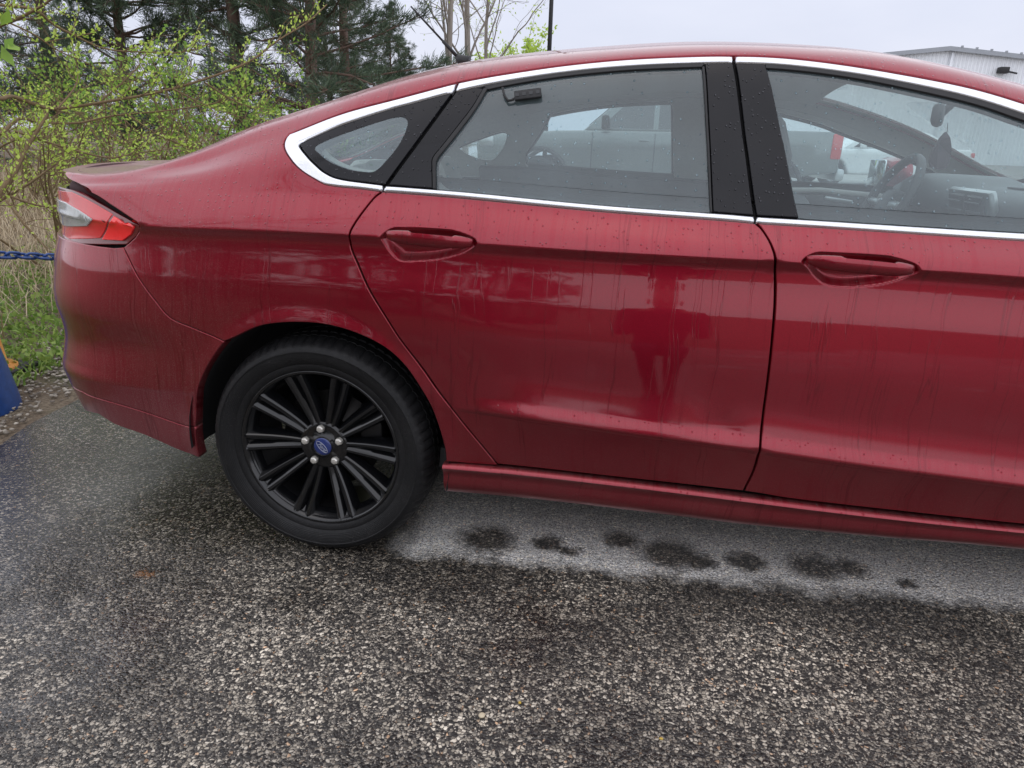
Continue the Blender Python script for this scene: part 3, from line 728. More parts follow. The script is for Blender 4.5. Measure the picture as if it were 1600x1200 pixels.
cap('rear_window', -.50, .12, M['glass_plain'], y_in=.03, off=.004)
cap('boot_lid', te[:,0].min()+.004, -.50, M['paint'], nx=60, y_in=.004, off=.001)
cap('windscreen', 1.42, 2.36, M['glass_plain'], y_in=.03, off=.004)
cap('bonnet', 2.36, 3.66, M['paint'])
for xa, xb in ((-.50, .12), (1.42, 2.36)):             # black border between the glass and the painted edge
    for mir in (0, 1):
        xs = np.linspace(xa, xb, 40); V = []
        for x in xs:
            ye, ze = top_edge_at(x); h = crown(x)
            for dy in (0, .035):
                t = dy/(YC-ye); yy = ye+dy; V.append((x, 2*YC-yy if mir else yy, ze-.002+h*(1-(1-t)**2.3)))
        F = [(2*i, 2*i+2, 2*i+3, 2*i+1) for i in range(39)]
        mesh_ob('pillar_edge', V, [f[::-1] for f in F] if mir else F, M['paint'], car)
        mesh_ob('pillar_lining', [(x, y+(.004 if not mir else -.004), z-.012) for x, y, z in V], F if mir else [f[::-1] for f in F], M['trim_light'], car)
# ------------------------------------------------------------------ dark frame behind the trim, inner lining
def shrink(r, d): return inset(r, d)[0]
rear_glass_o = ring_of(g_top, g_right, catmull(SV((1110,330.5),(880,313),(681,294.5)), 5), glass_l)
front_glass_o = ring_of(gf_top, in_low_f[in_low_f[:, 0] > px2sv(1252, 341)[0]][::-1], SV((1250,340),(1226,222),(1197,106)))
q0 = px2sv(455, 228)
frame_o = ring_of(svl(q0[0]-.02, V_BELT-.03, S_A+.1, V_BELT-.05, 40), svl(S_A+.1, V_BELT-.05, S_A+.1, V_RAIL), svl(S_A+.1, V_RAIL+.004, q0[0]+.06, V_RAIL+.004, 60), np.array([(q0[0]-.02, q0[1]+.02)]))
panel('side_frame', frame_o, M['shell'], car, off=.020, gap=0, lip=.02, holes=[shrink(qglass_hole, -.002), shrink(rear_glass_o, -.002), shrink(front_glass_o, -.002)], mirror=True, cups=False)
lining_o = ring_of(svl(q0[0]-.02, V_BELT-.03, S_A+.1, V_BELT-.05, 40), svl(S_A+.1, V_BELT-.05, S_A+.1, V_TOP-.02), svl(S_A+.1, V_TOP-.02, q0[0]+.06, V_TOP-.02, 60), np.array([(q0[0]-.02, q0[1]+.08)]))
panel('inner_lining', lining_o, M['trim_light'], car, off=.048, gap=0, lip=.004, bdepth=0, holes=[shrink(qglass_hole, .004), catmull(shrink(rear_glass_o, -.006)[::4], 4, True), shrink(front_glass_o, -.006)], mirror=True, cups=False)
door_card = ring_of(svl(.52, .2, S_A+.1, .2, 40), svl(S_A+.1, .2, S_A+.1, V_BELT+.02), svl(S_A+.1, V_BELT+.02, .1, V_BELT+.02, 40), np.array([(.1, .80), (.52, .6)]))
panel('door_card', door_card, M['trim_grey'], car, off=.085, gap=0, lip=-.07, bdepth=0, bev=.01, mirror=True, cups=False)
for nm_, ro in (('inner_body', ring_of(svl(.44, .09, 2.40, .09, 40), svl(2.40, .09, 2.40, V_BELT-.05), svl(2.40, V_BELT-.05, .44, V_BELT-.05, 40))),
                ('inner_body', ring_of(svl(-.62, v_of_z(-.4, .74), .46, v_of_z(.4, .74), 30), svl(.46, .73, .46, V_BELT-.04), svl(.46, V_BELT-.04, -.62, V_BELT-.04, 30))),
                ('inner_body', ring_of(svl(-1.5, .30, -.40, .30, 20), svl(-.40, .30, -.40, v_of_z(-.4, .74)), svl(-.40, v_of_z(-.4, .74), -1.5, .66, 20)))):
    panel(nm_, ro, M['shell'], car, off=.036, gap=0, lip=.01, bdepth=0, mirror=True, cups=False)
u = MB(); u.box((.36+.95, YC, .285), (2.0, 1.35, .07)).box((-.58, YC, .44), (.40, 1.20, .26)).box((2.85, YC, .45), (.7, 1.0, .4)).box((3.4, YC, .4), (.4, 1.2, .3)).box((0, YC, .42), (.75, 1.0, .3))
u.build('underbody', M['shell'], car, False)
# ------------------------------------------------------------------ door handles
def handle(p0, p1, parent, mid_out=.036):
    """pull bar: flat-topped grip standing clear of the cup, pointed ends"""
    a = px2sv(*p0); c = px2sv(*p1); n = 48; V = []
    sec = [(-.25, 1.0), (.35, .98), (.78, .80), (1.0, .35), (1.0, -.05), (.80, -.42), (.45, -.80), (.0, -1.0), (-.5, -.95), (-.8, -.5), (-.85, .2), (-.7, .8)]; K = len(sec)
    for i in range(n):
        t = i/(n-1); sv = a+(c-a)*t; P = surf(sv[:1], sv[1:], 0, False)[0]
        e = max(0.0, 1-abs(2*t-1)**3.2); hh = .0165*e**.45+.0006; dd = .0085*e**.5+.0006; out = mid_out*e**.5-.010
        for u_, w_ in sec: V.append(P+np.array([0, -1.0, 0])*(out-.008+dd*u_)+np.array([0, 0, 1.0])*((hh-(.0075*float(sstep(.30, .36, t)*sstep(.80, .74, t))) if w_ > .7 and u_ < .5 else hh)*w_-.001+.0035*(1-t)))
    F = [(i*K+k, i*K+(k+1) % K, (i+1)*K+(k+1) % K, (i+1)*K+k) for i in range(n-1) for k in range(K)]
    F += [tuple(range(K))[::-1], tuple((n-1)*K+k for k in range(K))]
    for mir in (0, 1):
        B = np.array(V)
        if mir: B[:, 1] = 2*YC-B[:, 1]
        o = recalc(mesh_ob('door_handle', B, F, M['paint'], parent)); o.data.set_sharp_from_angle(angle=math.radians(50))
handle((599,368), (742,379), rear_door); handle((1257,407), (1434,421.5), front_door)
# ------------------------------------------------------------------ tail lamp
def lens(name, col, rough=.08, rib=0.0, ribscale=200, dark=None, metal=0.0):
    q = NM(name); co = q.coord(); k = {}
    w = q.n('ShaderNodeTexWave', {'Vector': q.mapping(co, (1, 1, 1), rot=(0, .5, .9)), 'Scale': ribscale, 'Distortion': .5}).outputs['Fac']
    f = q.noise(co, 45, 3, .6)
    c = q.mix(q.math('MULTIPLY', f, .5), col, tuple(x*.6 for x in col))
    if rib: k['normal'] = q.bump(w, rib, .004)
    return q.done(q.bsdf(color=c, rough=.25, metal=metal, coat=1.0, coat_rough=rough, spec=.5, **k))
M['lens_dark'] = lens('smoked_red_lens', (.16, .008, .012)); M['lens_red'] = lens('red_lens', (.72, .014, .02), rib=.15)
M['lens_bright'] = lens('bright_red_reflector', (1.0, .02, .022), rib=.1, ribscale=120); M['lens_clear'] = lens('clear_grey_lens', (.52, .55, .54), rib=.8, ribscale=55, metal=.35)
LB = dict(gap=.0004, bev=.002, bdepth=.0015, lip=.02, mirror=True)
lt = px2sv(104, 296); lb = px2sv(104, 379)
lamp_o = ring_of(SV((214,357),(209,368),(192,383),(150,383),(112,381)), np.array([(lb[0]-.10, lb[1]), (-1.30, lb[1]+.004), (-1.32, lt[1]-.02), (lt[0]-.10, lt[1]+.012)]), SV((104,296.5),(140,313),(180,335),(210,352)))
lamp = panel('tail_lamp', lamp_o, M['lens_dark'], car, off=.012, **LB)
lr0 = px2sv(101, 303); lr1 = px2sv(100, 374)
panel('red_lens', ring_of(SV((104,300),(132,313),(171,335),(151,373),(130,374),(101,374)), np.array([(lr1[0]-.06, lr1[1]+.002), (-1.28, lr1[1]+.004), (-1.28, lr0[1]-.02), (lr0[0]-.08, lr0[1]+.008)])), M['lens_red'], lamp, off=.0105, **LB)
panel('brake_lens', ring_of(SV((174,337),(206,356),(201,367),(187,377),(154,375))), M['lens_bright'], lamp, off=.0065, **LB)
c0 = px2sv(94, 317); c1 = px2sv(95, 353)
panel('reverse_lens', ring_of(SV((97,316),(118,328),(139,342),(138,346),(132,354),(110,354.5),(97,354)), np.array([(c1[0]-.05, c1[1]), (-1.2, c1[1]), (-1.2, c0[1]), (c0[0]-.05, c0[1]+.004)])), M['lens_clear'], lamp, off=.006, **LB)
# ------------------------------------------------------------------ wheels
def mat_tyre():
    q = NM('tyre_rubber'); co = q.coord(); f = q.noise(co, 60, 5, .65); g = q.ramp(q.noise(co, 7, 3, .6), [(.35, 0), (.75, 1)])
    col = q.mix(g, (.006, .0062, .007), (.014, .014, .015)); col = q.mix(q.math('MULTIPLY', q.ramp(q.noise(co, 300, 2, .6), [(.6, 0), (.75, 1)]), .18), col, (.2, .19, .17))
    x, y, z = q.xyz(co); r = q.math('SQRT', q.math('ADD', q.math('MULTIPLY', x, x), q.math('MULTIPLY', z, z)))
    rings = q.math('MULTIPLY', q.math('SINE', q.math('MULTIPLY', r, 1500)), q.math('MULTIPLY', q.ramp(r, [(.262, 0), (.266, 1)]), q.ramp(r, [(.284, 1), (.288, 0)])))
    ang = q.math('ARCTAN2', z, x); seg = q.ramp(q.math('SINE', q.math('MULTIPLY', ang, 5)), [(.2, 0), (.3, 1)])
    knurl = q.math('MULTIPLY', q.math('SINE', q.math('MULTIPLY', ang, 300)), q.math('MULTIPLY', seg, q.math('MULTIPLY', q.ramp(r, [(.266, 0), (.268, 1)]), q.ramp(r, [(.280, 1), (.282, 0)]))))
    return q.done(q.bsdf(color=col, rough=q.ramp(f, [(.3, .45), (.7, .68)]), spec=.28, normal=q.bump(q.math('ADD', q.math('MULTIPLY', f, .5), q.math('ADD', q.math('MULTIPLY', rings, .35), q.math('MULTIPLY', knurl, .3))), .35, .002)))
M['tyre'] = mat_tyre()
M['rim'] = simple('gloss_black_wheel', (.004, .0042, .005), .14, .0, .35, noise=.4, nscale=60, spec=.42)
M['rim_dark'] = simple('dark_wheel_barrel', (.008, .008, .009), .45, .2, noise=.4)
M['disc'] = simple('brake_disc_steel', (.055, .052, .05), .45, .8, noise=.4, nscale=30)
M['nut'] = simple('steel_lug_nut', (.62, .60, .55), .32, .55, noise=.25, nscale=90)
M['cap_blue'] = simple('blue_cap_enamel', (.012, .03, .16), .25, .1, 1.0, noise=.15)
M['cap_silver'] = simple('silver_cap_print', (.55, .58, .66), .3, .6)
def arc_profile(r): return .052-.030*np.clip((r-.06)/.165, 0, 1)**1.6      # depth of the spoke face behind the rim edge
def build_wheel():
    W = bpy.data.objects.new('rear_wheel', None); COL.objects.link(W)
    # tyre: sidewall, shoulder blocks, tread
    prof = [(.232, .030), (.236, .022), (.243, .017), (.252, .0135), (.258, .0145), (.262, .011), (.268, .0075), (.276, .004), (.286, .0015), (.294, .001), (.2955, -.0005), (.298, -.0005), (.2995, .0015), (.306, .004), (.312, .0085), (.3165, .014), (.321, .022), (.3255, .032), (.329, .044), (.3315, .058), (.3325, .0585), (.3335, .085), (.3255, .087), (.3255, .095), (.334, .097), (.334, .118), (.3345, .138), (.3265, .140), (.3265, .148), (.334, .150), (.333, .195), (.327, .215), (.312, .232), (.28, .24), (.24, .225), (.232, .21)]
    n = 288; V = []; F = []; K = len(prof)
    for i in range(n):
        th = 2*math.pi*i/n
        for k, (r, y) in enumerate(prof):
            rr = r
            if 14 <= k <= 20 and (i % 4) == 0: rr = r-.0042*min(1, (k-13)/2.5)
            if k in (23, 24, 26) and (i % 4) == 2: rr = r-.005
            V.append((rr*math.cos(th), y, rr*math.sin(th)))
    for i in range(n):
        j = (i+1) % n
        for k in range(K-1): F.append((i*K+k, j*K+k, j*K+k+1, i*K+k+1))
    V = np.array(V); V[:, 2] = np.maximum(V[:, 2], -.329)
    ty = mesh_ob('tyre', V, F, M['tyre'], W); recalc(ty); ty.data.set_sharp_from_angle(angle=math.radians(38))
    # rim barrel and lip
    b = MB(); b.lathe_y([(.222, .033), (.2265, .0245), (.2305, .0195), (.2355, .0185), (.2385, .021), (.239, .026), (.235, .032)], n=128)
    rim = b.build('rim', M['rim'], W)
    b = MB(); b.lathe_y([(.226, .030), (.219, .040), (.212, .075), (.207, .12), (.205, .2)], n=96); b.build('barrel', M['rim_dark'], rim)
    # hub
    b = MB(); b.lathe_y([(.0, .046), (.030, .046), (.032, .049), (.060, .0505), (.070, .052), (.074, .058), (.074, .10)], n=96); b.build('hub', M['rim'], rim)
    # twin spokes
    rs = np.linspace(.060, .226, 15)
    for kp in range(10):
        for sgn in (-1, 1):
            V = []; sec = [(-1.0, .040), (-.62, .012), (-.30, .0022), (-.17, .0), (.17, .0), (.30, .0022), (.62, .012), (1.0, .040)]
            for r in rs:
                t = (r-.060)/.166
                a = math.radians(36*kp)+sgn*math.radians(8.6-3.4*t**.7)
                base = arc_profile(r) if t < .985 else arc_profile(.2235)
                wd = .0150+.0070*t
                tip = sstep(.88, 1, t)
                for u_, d_ in sec:
                    asym = u_*wd*(1.25 if u_*sgn < 0 else .85)
                    y = float(base+d_*(.55+.45*t)-.0*tip)
                    rad = np.array([math.cos(a), math.sin(a)]); tan = np.array([-math.sin(a), math.cos(a)])
                    p = rad*r+tan*asym
                    V.append((p[0], y, p[1]))
            K = len(sec); F = [(i*K+k, i*K+k+1, (i+1)*K+k+1, (i+1)*K+k) for i in range(len(rs)-1) for k in range(K-1)]
            o = recalc(mesh_ob('spoke', V, F, M['rim'], rim)); o.data.set_sharp_from_angle(angle=math.radians(22))
        # web between the two blades of a pair: bright dished foot by the rim
        V = []; nn = 8
        for r in np.linspace(.075, .227, 12):
            t = (r-.06)/.166; w = math.radians(8.6-3.4*t**.7)
            for q_ in np.linspace(-1, 1, nn):
                a = math.radians(36*kp)+w*q_
                V.append((r*math.cos(a), float(arc_profile(r)+.014+.012*(1-q_*q_)-.018*sstep(.86, 1, t)), r*math.sin(a)))
        F = [(i*nn+k, i*nn+k+1, (i+1)*nn+k+1, (i+1)*nn+k) for i in range(11) for k in range(nn-1)]
        recalc(mesh_ob('spoke_web', V, F, M['rim'], rim))
    # curved feet where spokes run into the rim between pairs
    V = []; n = 200
    for i in range(n):
        a = 2*math.pi*i/n
        for r, y in ((.2285, .026), (.224, .031), (.216, .045), (.209, .066)): V.append((r*math.cos(a), y, r*math.sin(a)))
    F = [(i*4+k, i*4+k+1, ((i+1) % n)*4+k+1, ((i+1) % n)*4+k) for i in range(n) for k in range(3)]
    recalc(mesh_ob('rim_flange', V, F, M['rim'], rim))
    # brake
    b = MB(); b.lathe_y([(.05, .105), (.075, .100), (.077, .112), (.150, .114), (.151, .124), (.07, .126)], n=96); b.build('brake_disc', M['disc'], W)
    b = MB(); b.box((.135, .115, .06), (.07, .075, .13), bev=.012); b.build('brake_caliper', M['rim_dark'], W, auto=30)
    # lug nuts in dark sockets, cap with oval mark
    for a in (94, 22, -50, -122, 166):
        c = (.0545*math.cos(math.radians(a)), 0, .0545*math.sin(math.radians(a)))
        b = MB(); b.lathe_y([(.0155, .0492), (.0148, .0505), (.0145, .0485)], c, 24); b.build('nut_socket', M['rim_dark'], rim)
        b = MB(); V = []; pr = [(.0112, .055), (.0112, .042), (.0104, .039), (.007, .0365), (0.0005, .0355)]
        for r, y in pr:
            for k in range(6 if False else 12):
                th = 2*math.pi*k/12; rr = r*(1.0 if k % 2 == 0 else (.90 if r > .0095 else 1)); V.append((c[0]+rr*math.cos(th+.3), y, c[2]+rr*math.sin(th+.3)))
        F = [(i*12+k, i*12+(k+1) % 12, (i+1)*12+(k+1) % 12, (i+1)*12+k) for i in range(len(pr)-1) for k in range(12)]
        b.add(V, F); o = recalc(b.build('lug_nut', M['nut'], W)); o.data.set_sharp_from_angle(angle=math.radians(25))
    b = MB(); b.lathe_y([(0.0003, .0405), (.012, .0408), (.024, .042), (.0272, .0438), (.0285, .048)], n=48); capo = recalc(b.build('centre_cap', M['cap_blue'], W))
    b = MB(); b.lathe_y([(.0275, .0445), (.0280, .0425), (.0292, .0428), (.0298, .0470)], n=48); b.build('cap_ring', M['rim'], capo)
    b = MB(); rot = math.radians(-48)
    def on_cap(x, z): return (x*math.cos(rot)-z*math.sin(rot), x*math.sin(rot)+z*math.cos(rot))
    pts = []
    for k in range(49):
        th = 2*math.pi*k/48; x, z = on_cap(.0215*math.cos(th), .0088*math.sin(th)); pts.append((x, .0396, z))
    b.tube(pts, .0007, 6, False); b.build('oval_outline', M['cap_silver'], capo)
    cu = bpy.data.curves.new('lettering', 'FONT'); cu.body = 'Ford'; cu.size = .0155; cu.shear = .35; cu.extrude = .0005; cu.align_x = 'CENTER'; cu.align_y = 'CENTER'; cu.space_character = .95
    tob = bpy.data.objects.new('lettering_curve', cu); COL.objects.link(tob)
    dg = bpy.context.evaluated_depsgraph_get(); me = bpy.data.meshes.new_from_object(tob.evaluated_get(dg)); bpy.data.objects.remove(tob)
    for v in me.vertices:
        x, z = on_cap(v.co.x, v.co.y); v.co = Vector((x, .0396-v.co.z, z))
    me.materials.clear(); me.materials.append(M['cap_silver']); tm = bpy.data.objects.new('lettering', me); COL.objects.link(tm); tm.parent = capo
    return W
whl = build_wheel(); whl.parent = car; whl.location = (0, .012, .331); whl.scale = (.968, 1, .968)
def copy_tree(o, parent):
    c = o.copy(); COL.objects.link(c); c.parent = parent
    for ch in list(o.children): copy_tree(ch, c)
    return c
for x, far in ((2.85, 0), (0, 1), (2.85, 1)):
    w = copy_tree(whl, car); w.name = 'wheel'; w.location = (x, 2*YC-.012 if far else .012, .331)
    if far: w.rotation_euler = (0, 0, math.pi)
for x in (0, 2.85):
    for far in (0, 1):
        V = []; n = 40
        for a in np.linspace(math.pi*1.025, -math.pi*.07, n):
            for r, y in ((.376, .012), (.380, .03), (.372, .06), (.378, .10), (.370, .16), (.376, .30), (.02, .31)): V.append((x+r*math.cos(a), y if not far else 2*YC-y, .335+r*math.sin(a)))
        F = [(i*7+k, i*7+k+1, (i+1)*7+k+1, (i+1)*7+k) for i in range(n-1) for k in range(6)]
        mesh_ob('wheel_well', V, F, M['liner'], car)
# ------------------------------------------------------------------ cabin
cap('headlining', .0, 1.5, M['trim_light'], nx=24, ny=20, off=.035, y_in=.01)
b = MB(); b.box((.05, YC, .90), (.55, 1.45, .04), bev=.01); b.build('parcel_shelf', M['trim_grey'], car)
def seat(name, x, y, w, recline, base_z=.34, back_h=.62, head=True, mat='seat'):
    S_ = bpy.data.objects.new(name, None); COL.objects.link(S_); S_.parent = car
    R_ = np.array(Matrix.Rotation(-recline, 3, 'Y'))
    b = MB(); b.box((x+.28, y, base_z+.06), (.54, w, .16), bev=.05); b.build('cushion', M[mat], S_, auto=40)
    c = np.array([x-.02, y, base_z+.12])
    b = MB(); b.box(c+R_@np.array([0, 0, back_h/2]), (.15, w, back_h), R_, .055); b.build('backrest', M[mat], S_, auto=40)
    for sg in (-1, 1):
        b = MB(); b.box(c+R_@np.array([.05, sg*(w/2-.05), back_h*.45]), (.10, .10, back_h*.75), R_, .045); b.build('bolster', M[mat], S_, auto=40)
    if head:
        b = MB(); b.box(c+R_@np.array([.015, 0, back_h+.13]), (.11, w*.56, .19), R_, .05); b.build('head_restraint', M[mat], S_, auto=40)
    return S_
seat('front_seat', 1.42, .56, .52, .34); seat('front_seat', 1.42, 1.30, .52, .34)
seat('rear_seat', .22, YC, 1.30, .38, .36, .58, False)
for y in (.50, YC, 1.35):
    b = MB(); b.box((.02, y, 1.02), (.11, .26, .16), np.array(Matrix.Rotation(-.38, 3, 'Y')), .05); b.build('head_restraint', M['trim_light'], car, auto=40)
b = MB(); b.box((1.15, YC, .30), (2.4, 1.6, .06)); b.box((1.45, YC, .45), (1.0, .24, .28), bev=.03); b.build('cabin_floor', M['dash'], car, False)
b = MB()                                               # dashboard: profile swept across the car, with the hood over the dials
prof = [(2.42, .98), (2.30, 1.035), (2.14, 1.062), (2.03, 1.066), (1.96, 1.058), (1.925, 1.035), (1.915, .99), (1.94, .965), (1.955, .86), (1.98, .72), (2.08, .50)]
ys = np.linspace(.13, 2*YC-.13, 60); V = []
for y in ys:
    hood = .035*math.exp(-((y-1.30)/.17)**4); cst = .05*math.exp(-((y-YC)/.16)**4)
    for i, (x, z) in enumerate(prof):
        V.append((x-(hood*2.6 if 3 <= i <= 6 else 0)-(cst*.4 if i >= 6 else 0), y, z+(hood if 2 <= i <= 5 else 0)))
K = len(prof); F = [(i*K+k, (i+1)*K+k, (i+1)*K+k+1, i*K+k+1) for i in range(59) for k in range(K-1)]
dash = recalc(mesh_ob('dashboard', V, F, M['trim_grey'], car))
def slab(name, c, d, R_, mat, parent, bev=.008): b_ = MB(); b_.box(c, d, R_, bev); return b_.build(name, M[mat], parent, auto=35)
Rv = np.array(Matrix.Rotation(-.32, 3, 'Y'))
for y in (.835, .965):
    v_ = slab('air_vent', (1.895, y, 1.0), (.03, .115, .10), Rv, 'dash', dash, .012)
    for k in range(3): slab('vent_slat', np.array((1.895, y, 1.0))+Rv@np.array([-.017, 0, -.030+.030*k]), (.006, .10, .006), Rv, 'trim_grey', v_, .002)
slab('vent_surround', (1.908, .90, 1.0), (.03, .30, .135), Rv, 'silver', dash, .012)
slab('centre_screen', (1.912, .90, .88), (.03, .25, .13), Rv, 'dash', dash, .01)
slab('dash_grille', (2.05, .90, 1.0695), (.05, .14, .006), None, 'dash', dash, .002)
SW = bpy.data.objects.new('steering_wheel', None); COL.objects.link(SW); SW.parent = car
R_sw = np.array(Matrix.Rotation(math.radians(-65), 3, 'Y')); csw = np.array([1.765, 1.30, .985])
b = MB(); pts = [csw+R_sw@np.array([.185*math.cos(a), .185*math.sin(a), 0]) for a in np.linspace(0, 2*math.pi, 65)]; b.tube(pts, .0165, 10, False); b.build('rim', M['dash'], SW)
b = MB(); b.box(csw+R_sw@np.array([0, 0, -.02]), (.12, .15, .06), R_sw, .025); b.build('hub', M['dash'], SW, auto=40)
for a in (90, -90, 180):
    d = np.array([math.cos(math.radians(a)), math.sin(math.radians(a)), 0]); b = MB(); b.tube([csw+R_sw@(d*.05+[0, 0, -.012]), csw+R_sw@(d*.12+[0, 0, -.01]), csw+R_sw@(d*.18)], [.022, .017, .014], 8); b.build('spoke', M['silver' if a != 180 else 'dash'], SW)
b = MB(); b.tube([csw+R_sw@np.array([0, 0, -.04]), (1.95, 1.3, .90)], .04, 12); b.build('column', M['dash'], SW)
for sg in (1,):                                        # far door pull and armrest
    y = 2*YC-.145
    slab('armrest', (1.60, y, .905), (.55, .06, .05), None, 'trim_light', car, .02)
    slab('door_pull', (1.70, y-.01, .968), (.12, .02, .018), np.array(Matrix.Rotation(.12, 3, 'Y')), 'silver', car, .006)
    slab('switch_panel', (1.60, y+.0, .955), (.42, .03, .07), None, 'dash', car, .01)
    b = MB(); b.tube([(1.35, y-.005, .985), (1.5, y-.012, 1.0), (1.62, y-.012, 1.005), (1.95, y-.005, .985)], .012, 8); b.build('trim_strip', M['trim_light'], car)
slab('rear_view_mirror', (1.76, .95, 1.285), (.035, .22, .065), np.array(Matrix.Rotation(-.37, 3, 'Z')), 'dash', car, .015)
b = MB(); b.tube([(1.77, .95, 1.29), (1.80, YC, 1.335)], .012, 8); b.build('mirror_stalk', M['dash'], car)
# door mirrors
for far in (0, 1):
    y0 = -.10 if not far else 2*YC+.10
    DM = bpy.data.objects.new('door_mirror', None); COL.objects.link(DM); DM.parent = car
    b = MB(); b.box((1.985 if far else 2.10, y0, 1.075), (.13, .23, .155), None, .05); b.build('housing', M['paint'], DM, auto=40)
    b = MB(); b.box((1.915 if far else 2.03, y0, 1.075), (.012, .20, .13), None, .005); b.build('mirror_glass', simple('mirror_glass', (.75, .8, .8), .03, 1.0), DM, auto=40)
    b = MB(); b.tube([(2.12, y0*.2+(0 if not far else .8*2*YC), 1.0), (2.05, y0, 1.02)], .035, 8); b.build('bracket', M['piano'], DM)
# aerial
b = MB(); b.lathe_y([(0, 0)], n=3); b = MB()
A0 = np.array([.186, YC, 1.405+.02]); A1 = np.array([.015, YC, 1.587])
b.tube([A0-[-.03, 0, .012], A0, A0+(A1-A0)*.06], [.024, .016, .009], 12); aer = b.build('aerial', M['rubber'], car)
b = MB(); b.tube([A0+(A1-A0)*.02, A0+(A1-A0)*.34, A0+(A1-A0)*.36], [.0062, .0058, .003], 8); b.build('lower_mast', M['rubber'], aer)
b = MB(); b.tube([A0+(A1-A0)*.34, A0+(A1-A0)*.84, A0+(A1-A0)*.86, A0+(A1-A0)*.88, A1], [.0036, .0032, .0048, .0032, .0026], 8); b.build('upper_mast', M['rubber'], aer)
# things hanging in the cabin
fr_top = np.array([1.775, .90, 1.262])
AFm = simple('dark_purple_card', (.035, .02, .03), .7, noise=.5, nscale=70)
af = thing('air_freshener', 'dark tree-shaped air freshener hanging from the rear-view mirror', 'air freshener', tuple(fr_top))
b = MB(); b.tube([(0, 0, .0), (.004, 0, -.03)], .0012, 6); b.build('string', M['dash'], af)
outl = [(0, -.028), (.012, -.045), (.018, -.062), (.026, -.08), (.030, -.10), (.031, -.118), (.024, -.135), (.010, -.142), (-.010, -.142), (-.024, -.135), (-.031, -.118), (-.030, -.10), (-.026, -.08), (-.018, -.062), (-.012, -.045)]
b = MB(); n = len(outl); V = [(x, -.006-.008*math.sin(i), z) for i, (x, z) in enumerate(outl)]+[(x, .010, z) for x, z in outl]
F = [tuple(range(n)), tuple(range(2*n-1, n-1, -1))]+[(i, i+n, (i+1) % n+n, (i+1) % n) for i in range(n)]
b.add(V, F); recalc(b.build('card', AFm, af, False))
dc = thing('window_clip', 'small black plastic clip with a bent arm stuck to the rear side glass', 'clip', (0, 0, 0))
def on_glass(a_, b_, o_=-.002): q_ = px2sv(a_, b_); return surf(q_[:1], q_[1:], o_, False)[0]
b = MB(); b.tube([on_glass(785.5, 137), on_glass(788, 149), on_glass(794, 157.5), on_glass(801, 156), on_glass(808, 151)], .0032, 8); b.build('arm', M['rubber'], dc)
pa, pb = on_glass(804, 151), on_glass(846, 145); cc = (pa+pb)/2; dx = pb-pa; L = np.linalg.norm(dx); an = math.atan2(dx[2], dx[0])
Rg = np.array((Matrix.Rotation(math.radians(-24), 3, 'X') @ Matrix.Rotation(-an, 3, 'Y')))
b = MB(); b.box(cc, (L, .012, .024), Rg, .003); b.build('clip_body', M['rubber'], dc, auto=35)
for k in range(4): b = MB(); b.box(cc+Rg@np.array([-.026+.017*k, -.0065, 0]), (.009, .002, .009), Rg, .0008); b.build('clip_boss', M['dash'], dc, False)
